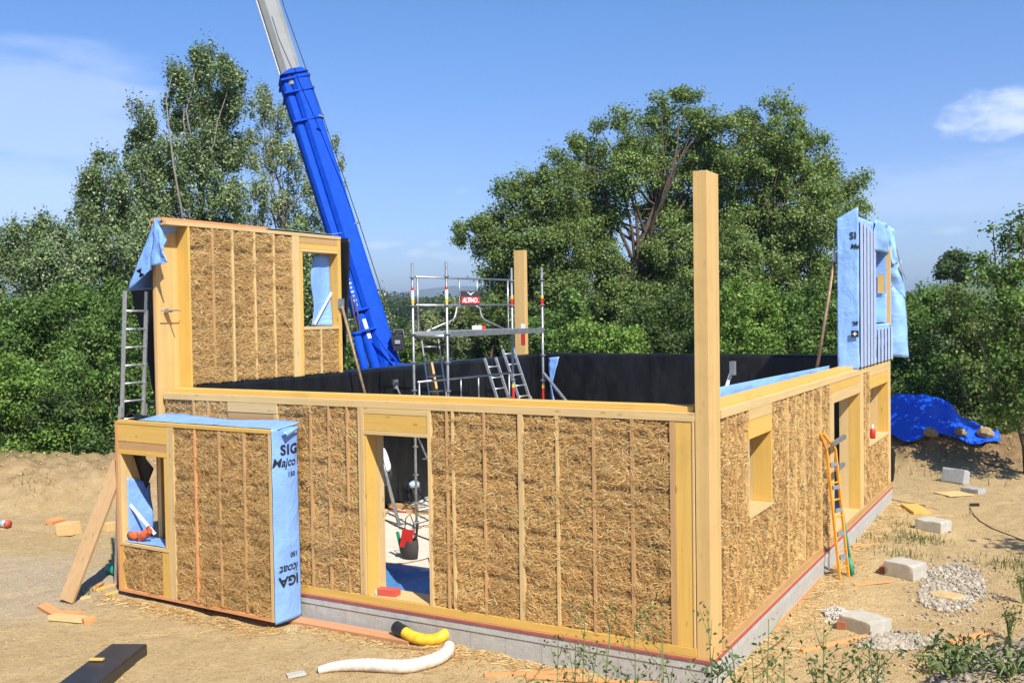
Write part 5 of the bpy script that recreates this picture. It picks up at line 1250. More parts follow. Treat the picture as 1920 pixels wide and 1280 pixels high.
# black wrapped beam in the near left corner
BLKP = plain('black_foil', (.020, .021, .024), .35, 0, .5, .4, 5, .4)
a, b = og(243, 1226), og(150, 1300); o = board('wrapped_beam', 'black foil wrapped beam lying in the near left corner with a straw scrap on it', 'beam', a+np.array([0, 0, -.02]), b+(b-a)*.8+np.array([0, 0, -.02]), .46, .16, BLKP, bevel=.02)
c = og(180, 1262); tag(board('wood_scrap', 'yellow wood scrap lying on the black beam', 'offcut', c+np.array([-.10, .0, .14]), c+np.array([.05, .07, .14]), .06, .02, W['yel', 'x']), None)
# raking brace of the loose panel
ft = og(125, 1130); tp = FP.p(-.10, -.05, 1.62); tq = at(214, 893, 1, tp[1])
d_ = tq-ft; L_ = np.linalg.norm(d_)
br = thing('raking_brace', ft, 'broad timber brace leaning against the left edge of the loose panel', 'brace')
mb = MB(); mb.beam(ft+np.array([0, 0, .03]), ft+d_*1.12, .05, .245, np.cross(d_, np.array([.2, -1, .1]))); mb.build('plank', wood('brace_timber', (.46, .295, .14), 'z'), br, bevel=.004)
off = 'offcuts scattered around the brace'
board('offcut', 'dark orange offcut nearest the foot of the brace', 'offcut', og(80, 1139), og(112, 1158), .15, .06, W['orange', 'x'], 0, .1, off)
board('offcut', 'long pale offcut lying before the foot of the brace', 'offcut', og(98, 1160), og(160, 1166), .17, .07, W['light', 'x'], 0, -.1, off)
board('offcut', 'short orange offcut touching the end of the long pale one', 'offcut', og(156, 1170), og(177, 1163), .09, .08, W['orange', 'x'], 0, 0, off)
board('offcut', 'brown board end lying behind the long pale offcut', 'offcut', og(118, 1151), og(150, 1152), .14, .04, W['orange', 'x'], 0, 0, off)
board('offcut', 'flat pale offcut beside the lower left corner of the loose panel', 'offcut', og(182, 1108), og(214, 1098), .14, .03, W['yel', 'x'], 0, 0, off)
board('offcut', 'thin yellow offcut in front of the lower left corner of the loose panel', 'offcut', og(197, 1116), og(226, 1108), .06, .03, W['yel', 'x'], 0, 0, off)
board('offcut', 'small reddish offcut between brace and loose panel', 'offcut', og(175, 1103), og(190, 1093), .10, .025, W['orange', 'x'], 0, 0, off)
board('offcut', 'pale chip on the gravel between brace foot and loose panel', 'offcut', og(150, 1122), og(170, 1119), .12, .02, W['light', 'x'], 0, 0, off)
board('offcut', 'orange offcut lying before the berm at the far left', 'offcut', og(91, 983), og(117, 978), .16, .09, W['orange', 'x'], 0, .2)
board('timber_block', 'square pale timber block lying on the earth left of the brace', 'block', og(114, 1002), og(143, 1001), .26, .24, W['light', 'x'])
board('offcut', 'pale offcut half hidden behind the loose panel', 'offcut', og(195, 996), og(216, 992), .2, .16, W['light', 'x'])
# drinks can at the left edge
c = og(9, 989); can = thing('paint_can', c, 'small red and white can lying at the left edge', 'can')
mb = MB(); mb.tube([c+np.array([-.13, 0, .08]), c+np.array([.04, .02, .08])], .075, 14); mb.build('body', plain('tin', (.55, .55, .55), .4, .3), can, smooth=True)
mb = MB(); mb.tube([c+np.array([.04, .02, .08]), c+np.array([.10, .027, .08])], .078, 14); mb.build('lid', plain('red_tin', (.5, .08, .05), .4), can, smooth=True)
c = og(201, 1078)+np.array([0, .1, 0]); gc = thing('green_can', c, 'small green canister behind the loose panel', 'canister')
mb = MB(); mb.tube([c+np.array([-.1, 0, .09]), c+np.array([.15, .0, .09])], [.08, .09], 14); mb.build('body', GRN, gc, smooth=True); mb = MB(); mb.tube([c+np.array([-.13, 0, .09]), c+np.array([-.1, 0, .09])], .05, 12); mb.build('lid', GRN, gc)
# plank, pipes and sticks in front of the wall
board('plank', 'reddish brown plank lying along the blocks beside the loose panel', 'plank', og(548, 1166), og(772, 1206), .17, .06, wood('red_brown_timber', (.50, .25, .12), 'x'), 0, .12)
def pipe(name, label, pts, r, mat, collar=None, hollow=True, ribs=0):
    P = [np.asarray(p, float) for p in pts]; Q = []
    for i in range(len(P)-1):   # Catmull-Rom
        p0, p1, p2, p3 = P[max(i-1, 0)], P[i], P[i+1], P[min(i+2, len(P)-1)]
        for t in np.linspace(0, 1, 12, endpoint=False): Q.append(.5*((2*p1)+(-p0+p2)*t+(2*p0-5*p1+4*p2-p3)*t*t+(-p0+3*p1-3*p2+p3)*t**3))
    Q.append(P[-1]); root = thing(name, P[0], label, 'pipe')
    rr = r if np.isscalar(r) else np.interp(np.linspace(0, 1, len(Q)), np.linspace(0, 1, len(r)), r)
    if ribs: rr = np.full(len(Q), r) if np.isscalar(rr) else rr; rr = list(np.asarray(rr)*(1+.03*np.cos(np.arange(len(Q))*3.14)))
    mb = MB(); mb.tube(Q, rr, 16, False); o = mb.build('hose', mat, root, smooth=True); m = o.modifiers.new('thickness', 'SOLIDIFY'); m.thickness = .006
    if collar:
        d = Q[0]-Q[2]; d /= np.linalg.norm(d); mb = MB(); mb.tube([Q[0]-d*.02, Q[0]+d*.17], (r if np.isscalar(r) else r[0])*1.12, 16); mb.build('collar', collar, root, smooth=False, bevel=.006)
    return root
def gp_(u, v, h): p = og(u, v); return p+np.array([0, 0, h])
pipe('yellow_pipe', 'curved yellow plastic pipe with a black end lying by the blocks', [gp_(758, 1204, .14), gp_(775, 1208, .10), gp_(800, 1210, .075), gp_(824, 1207, .085), gp_(840, 1202, .13)], .073, plain('yellow_plastic', (.78, .44, .03), .45, 0, .4, .22, 14), BLKP)
pipe('white_pipe', 'long bent pinkish white flexible pipe lying nearest the camera', [gp_(596, 1261, .035), gp_(632, 1258, .06), (gp_(690, 1258, .075)), gp_(760, 1261, .075), gp_(812, 1250, .08), gp_(836, 1238, .09), gp_(842, 1229, .12)], [.04, .06, .075, .08, .08, .078, .075], plain('white_plastic', (.66, .57, .49), .5, 0, .4, .2, 12), None, True, 1)
def stick(label, pts, r, mat, name='stick', cat='stick'):
    P = [np.asarray(p, float)+np.array([0, 0, r]) for p in pts]; mb = MB(); mb.tube(P, [r]*(len(P)-1)+[r*.6], 6); return tag(mb.build(name, mat, None, P[0]), label, cat)
WOODB = plain('weathered_wood', (.30, .19, .10), .8, 0, .2, .3, 16)
stick('brown stick lying between the yellow and the white pipe', [og(732, 1213), og(760, 1216), og(790, 1219), og(806, 1216)], .016, WOODB)
stick('thin dry twig on the earth before the loose panel', [og(358, 1168), og(390, 1166), og(415, 1166)], .008, WOODB)
board('batten', 'long thin orange batten lying in the foreground under the weeds', 'batten', og(985, 1268), og(1330, 1290), .09, .03, W['orange', 'x'])
board('batten', 'short orange batten at the left end of the foreground battens', 'batten', og(908, 1268), og(1010, 1264), .08, .03, W['orange', 'x'])
board('batten', 'pale batten slanting behind the foreground battens', 'batten', og(960, 1266), og(1105, 1258), .07, .025, W['orange', 'x'])
board('stone_scrap', 'flat pale stone chip left of the white pipe', 'stone', og(538, 1268), og(572, 1262), .12, .03, CAPM)
board('batten', 'orange batten by the concrete block nearest the camera', 'batten', og(1503, 1222), og(1655, 1187), .06, .035, W['orange', 'x'])
board('batten', 'orange batten at the foot of the rubble heap', 'batten', og(1778, 1206), og(1856, 1189), .09, .04, W['orange', 'x'])
board('batten', 'short orange batten in front of the orange ladder', 'batten', og(1602, 1097), og(1672, 1091), .06, .02, W['orange', 'x'])
board('batten', 'batten lying along the blocks of the right wall', 'batten', og(1450, 1178), og(1535, 1086), .07, .04, W['orange', 'x'])
board('batten', 'orange lath beside the far end of the right wall blocks', 'batten', og(1597, 1026), og(1642, 1020), .06, .03, W['orange', 'x'])
board('plank_piece', 'yellow board piece lying flat on the right hand ground', 'plank', og(1705, 948), og(1730, 964), .34, .05, W['yel', 'x'])
board('plank_piece', 'pale board half buried behind the yellow board piece', 'plank', og(1765, 927), og(1812, 925), .5, .02, W['light', 'x'])
def block(label, u, v, L_, w_, h_, yaw, mat=None, tilt=0):
    c = og(u, v); n_ = 14; V = []; Q = []; b_ = 0   # chipped block: a box of small faces with worn edges
    for ax in range(3):
        for sg in (0, 1):
            A, B = np.meshgrid(np.linspace(0, 1, n_), np.linspace(0, 1, n_), indexing='ij'); P = np.zeros((n_, n_, 3)); k1, k2 = [k for k in range(3) if k != ax]; P[..., ax] = sg; P[..., k1] = A; P[..., k2] = B
            e = np.sort(np.minimum(P, 1-P), -1)[..., 1]; P3_ = (P-.5)*np.array([L_, w_, h_])+np.array([0, 0, h_/2]); r_ = vnoise(P3_[..., 0]*14+7*P3_[..., 2]+u, P3_[..., 1]*14+9*P3_[..., 2], 5)
            P3_ -= (P-.5)*(np.maximum(0, .07-e)*(.10+2.0*np.maximum(0, r_-.58)))[..., None]*np.array([1, 1, 1])*.9*min(L_, w_, h_)/.25; V.append(P3_.reshape(-1, 3))
            id_ = np.arange(n_*n_).reshape(n_, n_)+b_; q = np.stack([id_[:-1, :-1], id_[1:, :-1], id_[1:, 1:], id_[:-1, 1:]], -1).reshape(-1, 4); Q.append(q if (sg == 1) == (ax != 1) else q[:, ::-1]); b_ += n_*n_
    o = np_mesh('concrete_block', np.concatenate(V), np.concatenate(Q), mat or PALEC, None, (0, 0, 0))
    o.rotation_euler = (tilt, 0, yaw); o.location = tuple(c-np.array([0, 0, .02])); return tag(o, label, 'block', 'concrete blocks set out on the earth')
PALEC = concrete('pale_concrete', (.47, .44, .37))
block('pale concrete block nearest the camera on the right', 1622, 1180, .50, .42, .20, -.50)
block('pale concrete block beside the round gravel patch', 1698, 1078, .50, .40, .25, -.42)
block('pale concrete block standing in sawdust, farthest of the three pale ones', 1750, 993, .52, .40, .22, -.40)
block('grey concrete block tilted up before the spoil heap', 1790, 904, .56, .26, .34, -.45, concrete('grey_concrete', (.36, .37, .37)), -.25)
block('small dark hollow block lying right of the tilted grey one', 1825, 922, .42, .3, .12, -.5, bpy.data.materials['grey_concrete'])
for (u_, v_, lab) in ((1660, 1072, 'red brick scrap left of the block by the round gravel patch'), (1581, 1178, 'red brick scrap left of the block nearest the camera')):
    board('brick_scrap', lab, 'brick', og(u_-4, v_+2), og(u_+4, v_-5), .12, .10, plain('brick_'+str(u_), (.36, .13, .06), .8))
c = og(1772, 1120); mb = MB(); mb.prism([c+np.array([a_, b_, 0]) for a_, b_ in ((-.16, -.12), (.12, -.17), (.26, 0), (.18, .16), (-.08, .18), (-.22, .05))], (0, 0, .05)); tag(mb.build('flat_stone', plain('sandstone', (.50, .36, .17), .9, 0, .2, .15, 10, .5), None, c, bevel=.012), 'flat sandy stone lying in the round gravel patch', 'stone')
# gravel and stones
def stones(name, P, size, mat, flat=.65):
    n = len(P); base = np.array([(1, 0, 0), (-1, 0, 0), (0, 1, 0), (0, -1, 0), (0, 0, 1), (0, 0, -1)], float)
    a = RNG.uniform(0, 6.28, n); s = size*RNG.lognormal(0, .45, n); ca, sa = np.cos(a), np.sin(a)
    v = base[None]*RNG.uniform(.6, 1.3, (n, 6, 1)); v = v*np.stack([np.ones(n), RNG.uniform(.6, 1, n), np.full(n, flat)], 1)[:, None]
    x = v[..., 0]*ca[:, None]-v[..., 1]*sa[:, None]; y = v[..., 0]*sa[:, None]+v[..., 1]*ca[:, None]
    v = np.stack([x, y, v[..., 2]], -1)*s[:, None, None]*.5+P[:, None]
    f = np.array([(0, 2, 4), (2, 1, 4), (1, 3, 4), (3, 0, 4), (2, 0, 5), (1, 2, 5), (3, 1, 5), (0, 3, 5)])
    q = (np.arange(n)[:, None, None]*6+f).reshape(-1, 3); k = RNG.uniform(.6, 1.25, n)[:, None]*np.ones(3)
    return tag(np_mesh(name, v.reshape(-1, 3), q, mat, None, None, np.repeat(k, 6, 0)), kind='stuff')
def stone_mat(name, col):
    n = NT(name); t = n.attr('tint'); return n.done(n.mix(1.0, col, t, 'MULTIPLY'), .9, 0, .2)
GRAVM = stone_mat('gravel', (.40, .35, .275)); EARTHM = stone_mat('earth_clod', (.43, .29, .14)); WHITEG = stone_mat('white_gravel', (.55, .51, .44))
def patch(u, v, ru, rv, n, seed):   # ellipse on the ground between photo directions
    c = og(u, v); e1 = og(u+ru, v)-c; e2 = og(u, v-rv)-c; r = np.sqrt(RNG.random(n)); r = np.where(RNG.random(n) < .18, r*RNG.uniform(1, 1.7, n), r); a = RNG.uniform(0, 6.28, n); rim = 1+.35*(fbm(a*1.3, a*0+seed, seed)-.5)
    xy = c[:2]+np.outer(r*rim*np.cos(a), e1[:2])+np.outer(r*rim*np.sin(a), e2[:2]); return xy
xy = np.concatenate([patch(1785, 1098, 62, 36, 2600, 801), patch(1680, 1203, 62, 14, 1500, 802), patch(1760, 1118, 40, 12, 500, 803), patch(1600, 1062, 8, 4, 30, 806)])
P = np.column_stack([xy, gz(xy[:, 0], xy[:, 1])+.012]); stones('gravel', P, .042, GRAVM)
xy = patch(1569, 1152, 23, 13, 1500, 804); c = og(1569, 1152); rr_ = np.hypot(xy[:, 0]-c[0], xy[:, 1]-c[1]); P = np.column_stack([xy, gz(xy[:, 0], xy[:, 1])+np.maximum(0, .12-.45*rr_)]); stones('white_gravel', P, .022, WHITEG)
# rubble on the photographer's bank at the lower right
n = 2600; f_ = RNG.uniform(4.2, 8.6, n); s__ = f_*RNG.uniform(.30, .66, n); x = CAM[0]+FWH[0]*f_+RTH[0]*s__; y = CAM[1]+FWH[1]*f_+RTH[1]*s__; z = gz(x, y); ok = (z > .05) & (fbm(x*1.2, y*1.2, 811) > .40)
stones('rubble', np.column_stack([x, y, z+.002])[ok], .030, stone_mat('rubble', (.30, .245, .18)))
# clods and pebbles over the whole yard
n = 46000; x = RNG.uniform(-20, 7, n); y = RNG.uniform(-5, 17, n); ok = (house_dist(x, y) > .05) & (fbm(x*.7, y*.7, 821) > .36)
x, y = x[ok], y[ok]; stones('clods', np.column_stack([x, y, gz(x, y)]), .021, EARTHM)
n = 1500; t = RNG.random(n); seg = RNG.integers(1, len(BERM)-1, n); A_ = np.array(BERM); x = A_[seg, 0]*(1-t)+A_[seg+1, 0]*t+RNG.normal(0, 1.1, n); y = A_[seg, 1]*(1-t)+A_[seg+1, 1]*t+RNG.normal(0, 1.1, n)
x2 = RNG.normal(1.2, 1.9, 1000); y2 = RNG.normal(17.8, .9, 1000); x = np.concatenate([x, x2]); y = np.concatenate([y, y2]); ok = house_dist(x, y) > .4; x, y = x[ok], y[ok]
stones('berm_clods', np.column_stack([x, y, gz(x, y)-.01]), .068, EARTHM, .5)
n = 1500; x = RNG.uniform(-13, -7.5, n); y = RNG.uniform(-3.5, 2.5, n); ok = fbm(x*.9, y*.9, 831) > .45; x, y = x[ok], y[ok]; stones('pebbles', np.column_stack([x, y, gz(x, y)]), .022, GRAVM)
# straw litter by the walls and panel
def litter(name, x, y, lift=.006):
    n = len(x); a = RNG.uniform(0, 6.28, n); L = RNG.uniform(.04, .16, n); w = RNG.uniform(.005, .01, n); z = gz(x, y)+lift
    dx, dy = np.cos(a), np.sin(a); v = []
    for t_, sg in ((-1, -1), (1, -1), (1, 1), (-1, 1)):
        px, py = x+dx*L/2*t_-dy*w/2*sg, y+dy*L/2*t_+dx*w/2*sg; v.append(np.column_stack([px, py, np.maximum(z, gz(px, py)+lift)+RNG.uniform(0, .008, n)]))
    v = np.stack(v, 1).reshape(-1, 3); q = np.arange(n)[:, None]*4+np.arange(4); c = PAL[RNG.choice(len(PAL), n)]*RNG.uniform(.8, 1.1, n)[:, None]
    return tag(np_mesh(name, v, q, STRAW, None, None, np.repeat(c, 4, 0)), kind='stuff')
n = 3600; e = RNG.random(n); side_ = RNG.random(n) < .5; dd = np.abs(RNG.normal(0, .28, n))+.03
x = np.where(side_, RNG.uniform(-5.6, .3, n), dd+.03); y = np.where(side_, -dd-.03, RNG.uniform(-.3, 12, n))
xp = RNG.uniform(-9.3, -5.6, 1600)[:900]; yp = -.55-np.abs(RNG.normal(0, .20, 900)); litter('straw_litter', np.concatenate([x, xp]), np.concatenate([y, yp]))

# ------------------------------------------------------------------ tarpaulin over the spoil heap
TARP = NT('blue_tarpaulin'); _v = TARP.mapping(); _f = TARP.noise(_v, 2.2, 4, .6, .8); TARP.bump(_f, .5, .12); TARP = TARP.done((.010, .095, .68), .40, 0, .5)
nu, nv = 80, 40; S, Tt = np.meshgrid(np.linspace(0, 1, nu+1), np.linspace(0, 1, nv+1), indexing='ij')
xs_ = np.linspace(-2.6, 1.75, nu+1); ys_ = np.linspace(16.8, 19.2, 120); yf_ = []
for x_ in xs_:   # front edge follows a height line of the heap
    g_ = gz(np.full(120, x_), ys_); k_ = np.argmax(g_ > .22+.12*math.sin(x_*4)); yf_.append(ys_[k_] if g_.max() > .34 else 18.2)
yf_ = np.convolve(np.pad(yf_, 4, mode='edge'), np.ones(9)/9, 'valid')
X0 = xs_[:, None]*(1-.15*Tt)+.06*(fbm(S*7, Tt*4, 841)-.5); Y0 = yf_[:, None]+(20.7-yf_[:, None]-1.0*S**2)*Tt
Z0 = gz(X0, Y0)*.55+.45*gz(X0+.12, Y0+.1)
for _ in range(6):   # a taut sheet bridges the hollows
    Zp = np.pad(Z0, 1, mode='edge'); Z0 = np.maximum(Z0, (Zp[2:, 1:-1]+Zp[:-2, 1:-1]+Zp[1:-1, 2:]+Zp[1:-1, :-2])/4)
Z0 = Z0+.085+.03*(fbm(S*9, Tt*6, 842)-.3)+.022*(fbm(S*24, Tt*12, 843)-.5)
id_ = np.arange(S.size).reshape(S.shape); q = np.stack([id_[:-1, :-1], id_[1:, :-1], id_[1:, 1:], id_[:-1, 1:]], -1).reshape(-1, 4)
o = np_mesh('tarpaulin', np.stack([X0, Y0, Z0], -1).reshape(-1, 3), q, TARP, None, smooth=True); m = o.modifiers.new('thickness', 'SOLIDIFY'); m.thickness = .006
tag(o, 'bright blue tarpaulin spread over the spoil heap behind the right wall', 'tarpaulin')
for (u_, v_, s_, lab) in ((1744, 826, .26, 'earth clod weighing down the front edge of the tarpaulin, left one'), (1800, 827, .22, 'earth clod weighing down the front edge of the tarpaulin, middle one'), (1846, 828, .30, 'large clod lying on the right end of the tarpaulin')):
    c = og(u_, v_); mb = MB(); mb.tube([c+np.array([-.6*s_, 0, .18]), c+np.array([-.2*s_, .02, .24]), c+np.array([.3*s_, -.02, .22]), c+np.array([.7*s_, 0, .16])], [.2*s_, .55*s_, .5*s_, .2*s_], 7); tag(mb.build('earth_clod', plain('clod_'+str(u_), (.34, .25, .14), .95, 0, .1, .25, 12, .6), None, c), lab, 'clod')
# black cable on the right hand ground
def cable(label, pts, r, mat, name='cable', floor=None):
    P = [np.asarray(p, float)+np.array([0, 0, r]) for p in pts]; mb = MB(); mb.tube(P, r, 6); return tag(mb.build(name, mat, None, P[0], smooth=True), label, 'cable')
cable('dark cable winding over the ground at the right edge', [og(1818, 952), og(1826, 966), og(1838, 978), og(1862, 992), og(1890, 1002), og(1925, 1016)], .009, BLKP)
c = og(1826, 949); mb = MB(); mb.tube([c+np.array([-.08, 0, .03]), c+np.array([.10, .04, .04])], .032, 10); tag(mb.build('plug', BLKP, None, c), 'dark plug lying at the end of the right hand cable', 'plug')
cable('thin brown cable lying by the far end of the right wall', [og(1672, 938), og(1700, 942), og(1730, 947), og(1758, 956)], .012, WOODB)

# ------------------------------------------------------------------ things in the openings and on the slab
c = FP.p(.36, -.12, .775); gl = thing('work_gloves', c, 'pair of orange red work gloves lying in the window hole of the loose panel', 'gloves')
GLV = plain('orange_fabric', (.62, .13, .05), .7, 0, .3, .2, 20, .4)
def lump(mb, c, ax, r, rnd):
    k = 8; ax = np.asarray(ax, float); pts = [c+ax*(i/(k-1)-.5) for i in range(k)]; mb.tube(pts, [r*(.55+.45*math.sin(math.pi*(.12+.8*i/(k-1))))*(1+rnd*math.sin(i*2.3)) for i in range(k)], 10)
for s_, nm in ((-1, 0), (1, 1)):
    cc = c+FP.U*(.115*s_)+np.array([0, 0, .055+.05*(s_ > 0)]); axv = FP.U*.20+np.array([0, 0, .14 if s_ > 0 else 0])
    mb = MB(); lump(mb, cc, axv, .07, .1); g_ = mb.build('glove', GLV, gl, smooth=True)
    for k in range(4):
        mb = MB(); p = cc+axv*.42+np.array([0, 0, -.045+.03*k])+FP.N*.03; mb.tube([p, p+axv*.25+FP.N*.01, p+axv*.38-np.array([0, 0, .02])], [.017, .016, .010], 8); mb.build('finger', GLV, g_, smooth=True)
    mb = MB(); p = cc-axv*.5; mb.tube([p, p-axv*.16], .058, 10); mb.build('cuff', DARKM, g_, smooth=True)
# post and bar seen through the window hole of the loose panel
mb = MB(); p = FP.p(.52, -.75, 0); mb.beam((p[0], p[1], -.3), (p[0]+.02, p[1]+.05, 2.2), .09, .09, (0, 1, 0)); tag(mb.build('post', wood('dark_post_timber', (.16, .08, .04), 'z'), None), 'dark brown post standing behind the window hole of the loose panel', 'post')
p = FP.p(.92, -.85, 0); q_ = FP.p(1.02, -.75, 2.0); pb = thing('steel_bar', (p[0], p[1], -.28), 'thin rusty steel bar leaning behind the window hole of the loose panel', 'bar')
mb = MB(); mb.tube([(p[0], p[1], -.28), q_], .02, 8); mb.build('rod', RUST, pb)
mb = MB(); mb.obox((p[0]+.0, p[1], -.2), (.05, 0, 0), (0, .05, 0), (0, 0, .02)); mb.build('foot', RUST, pb)
# red carton on the door sill
bx_ = thing('carton', (-4.40, -.20+.30, .113), 'small red and white screw carton on the door sill', 'carton')
mb = MB(); mb.obox((-4.46, .10, .155), (.15, .02, 0), (-.01, .07, 0), (0, 0, .042)); mb.build('box', plain('red_carton', (.55, .09, .06), .5, 0, None, .15, 30), bx_, bevel=.003)
mb = MB(); mb.obox((-4.60, .075, .155), (.012, .002, 0), (-.01, .068, 0), (0, 0, .040)); mb.build('end_flap', plain('white_carton', (.7, .68, .64), .5), bx_)
# dark blue sheet heaped on the slab behind the sill
nu, nv = 40, 24; S, Tt = np.meshgrid(np.linspace(0, 1, nu+1), np.linspace(0, 1, nv+1), indexing='ij')
X0 = -5.9+2.6*S; Y0 = .45+(1.25-.35*S)*Tt+.15*(fbm(S*3, Tt*2, 851)-.5); Z0 = .025+.26*fbm(S*4, Tt*3, 852)**1.5*np.sin(np.pi*np.clip(Tt, .0, 1))**.5+.11*np.abs(fbm(S*9, Tt*6, 853)-.5)
id_ = np.arange(S.size).reshape(S.shape); q = np.stack([id_[:-1, :-1], id_[1:, :-1], id_[1:, 1:], id_[:-1, 1:]], -1).reshape(-1, 4)
o = np_mesh('blue_sheet', np.stack([X0, Y0, Z0], -1).reshape(-1, 3), q, blue_membrane('dark_blue_membrane', (.07, .20, .42)), None, smooth=True); m = o.modifiers.new('thickness', 'SOLIDIFY'); m.thickness = .005
tag(o, 'crumpled dark blue sheet lying on the slab just inside the door gap', 'sheet')
# tool bag
c = at(768, 1046, 2, .02); tb = thing('tool_bag', c, 'dark tool bag with red and green contents standing on the slab', 'bag')
mb = MB(); n_ = 14
for k in range(2): pass
ring_ = lambda r0, z_, e=.7: [c+np.array([r0*math.cos(t_), r0*e*math.sin(t_), z_]) for t_ in np.linspace(0, 2*math.pi, n_, endpoint=False)]
R0, R1, R2 = ring_(.14, .0), ring_(.16, .18), ring_(.15, .30)
vs = R0+R1+R2; fs = [tuple(range(n_-1, -1, -1))]+[(i+k*n_, (i+1) % n_+k*n_, (i+1) % n_+(k+1)*n_, i+(k+1)*n_) for k in range(2) for i in range(n_)]
mb.add(vs, fs); mb.build('bag', plain('dark_canvas', (.05, .045, .045), .8), tb, smooth=True)
mb = MB(); mb.obox(c+np.array([.02, -.09, .33]), (.09, .02, 0), (0, .015, 0), (.03, 0, .14)); mb.build('red_folder', REDP, tb)
mb = MB(); mb.obox(c+np.array([-.17, -.02, .24]), (.02, 0, 0), (0, .02, 0), (-.04, 0, .16)); mb.build('green_handle', GRN, tb)
mb = MB(); mb.tube([c+np.array([-.10, 0, .3]), c+np.array([-.06, 0, .62]), c+np.array([.02, 0, .70]), c+np.array([.09, 0, .55]), c+np.array([.10, 0, .3])], .008, 6); mb.build('handle', DARKM, tb)
mb = MB(); mb.tube([c+np.array([.12, 0, .25]), c+np.array([.15, .02, .55])], .02, 8); mb.build('tool', DARKM, tb)
# hoses and cables on the slab
sl = lambda u, v: at(u, v, 2, .022)
cable('red hose lying on the slab behind the scaffold foot', [sl(724, 952), sl(750, 960), sl(778, 962), sl(800, 955), sl(815, 950)], .016, REDP, 'hose')
cable('grey cable looping over the slab towards the tool bag', [sl(722, 975), sl(742, 986), sl(760, 992), sl(785, 1005), sl(804, 1012), sl(812, 1020)], .01, DARKM)
cable('orange cable lying on the slab behind the tool bag', [sl(748, 990), sl(770, 998), sl(795, 985), sl(815, 984)], .008, plain('orange_cable', (.6, .15, .04), .5))
cable('thin brown cable crossing the slab by the blue sheet', [sl(726, 1058), sl(760, 1056), sl(790, 1050), sl(803, 1046), sl(806, 1056)], .008, WOODB)
# vacuum cleaner
c = at(774, 938, 2, .02); vc = thing('vacuum_cleaner', c, 'round white and blue site vacuum on the slab behind the scaffold', 'vacuum')
mb = MB(); mb.tube([c, c+np.array([0, 0, .06]), c+np.array([0, 0, .24]), c+np.array([0, 0, .28])], [.15, .17, .17, .15], 18); mb.build('tank', plain('black_plastic', (.03, .03, .035), .4), vc, smooth=True)
mb = MB(); mb.tube([c+np.array([0, 0, .28]), c+np.array([0, 0, .37]), c+np.array([0, 0, .42])], [.15, .14, .07], 18); mb.build('head', plain('pale_blue_plastic', (.34, .42, .50), .4), vc, smooth=True)
mb = MB(); mb.tube([c+np.array([.15, -.1, .3]), c+np.array([.4, -.2, .12]), c+np.array([.3, -.5, .05]), c+np.array([-.1, -.45, .05])], .025, 8); mb.build('hose', bpy.data.materials['black_plastic'], vc, smooth=True)
for (u_, v_, L_, w_, h_, lab) in ((742, 952, .5, .18, .08, 'short timber lying on the slab beside the prop foot'), (796, 962, .7, .25, .10, 'dark pallet piece lying on the slab behind the scaffold foot')):
    p = at(u_, v_, 2, .02); board('slab_timber', lab, 'timber', p-np.array([L_/2, 0, 0]), p+np.array([L_/2, .05, 0]), w_, h_, W['tan', 'x'] if u_ < 760 else W['tan', 'x'])
# red bottle and paper on the far window sill
c = at(1636, 826, 0, -.10); c[2] = 1.202; bt = thing('spray_bottle', c, 'small red bottle standing on the sill of the far right window', 'bottle')
mb = MB(); mb.tube([c, c+np.array([0, 0, .16]), c+np.array([0, 0, .20])], [.06, .06, .03], 12); mb.build('body', REDP, bt, smooth=True)
mb = MB(); mb.tube([c+np.array([0, 0, .2]), c+np.array([0, 0, .28])], [.028, .025], 10); mb.build('cap', WHITEP, bt)
# dark curved sheet hanging off the far end of the right wall
quad_sheet('m_', (at(1669, 905, 1, 12.0), at(1676, 900, 1, 12.1), at(1680, 850, 1, 12.2), at(1669, 835, 1, 12.0)), BLACK, right, 8, 14, .02, 861, .03).name = 'membrane_flap'

# ------------------------------------------------------------------ worker bending inside, mostly hidden by the door jamb
def skin_body(name, verts, edges, radii, mat, parent, sub=2):
    me = bpy.data.meshes.new(name); off = root_of(parent).location
    me.from_pydata([tuple(np.asarray(v, float)-np.array(off)) for v in verts], edges, []); me.materials.append(mat)
    o = bpy.data.objects.new(name, me); COL.objects.link(o); o.parent = parent
    m = o.modifiers.new('skin', 'SKIN'); m.use_smooth_shade = True
    for i, r in enumerate(radii):
        rr = (r, r) if np.isscalar(r) else r
        me.skin_vertices[0].data[i].radius = rr; me.skin_vertices[0].data[i].use_root = (i == 0)
    s_ = o.modifiers.new('sub', 'SUBSURF'); s_.levels = sub; s_.render_levels = sub
    return o
fo = at(716, 966, 2, .02); lx = -np.array([RTH[0], RTH[1], 0]); fz = np.array([FWH[0], FWH[1], 0]); zz = np.array([0, 0, 1.0])
man = thing('person', fo, 'worker in white shirt bending forward inside the house, mostly hidden by the door jamb', 'person')
Pm = lambda l, f, z: fo+lx*l+fz*f+zz*z
SKIN = plain('skin', (.50, .27, .17), .55, 0, .4, .08)
V = [Pm(-.03, 0, .86), Pm(.0, 0, 1.0), Pm(.06, 0, 1.18), Pm(.13, 0, 1.34), Pm(.21, 0, 1.42), Pm(.30, 0, 1.50), Pm(.36, 0, 1.51),
     Pm(.12, -.20, 1.30), Pm(.22, -.24, 1.04), Pm(.38, -.18, .90), Pm(.12, .20, 1.30), Pm(.22, .24, 1.04), Pm(.38, .18, .90),
     Pm(-.03, -.10, .82), Pm(.04, -.12, .46), Pm(.0, -.12, .10), Pm(.08, -.13, .05), Pm(-.03, .10, .82), Pm(.04, .12, .46), Pm(.0, .12, .10), Pm(.08, .13, .05)]
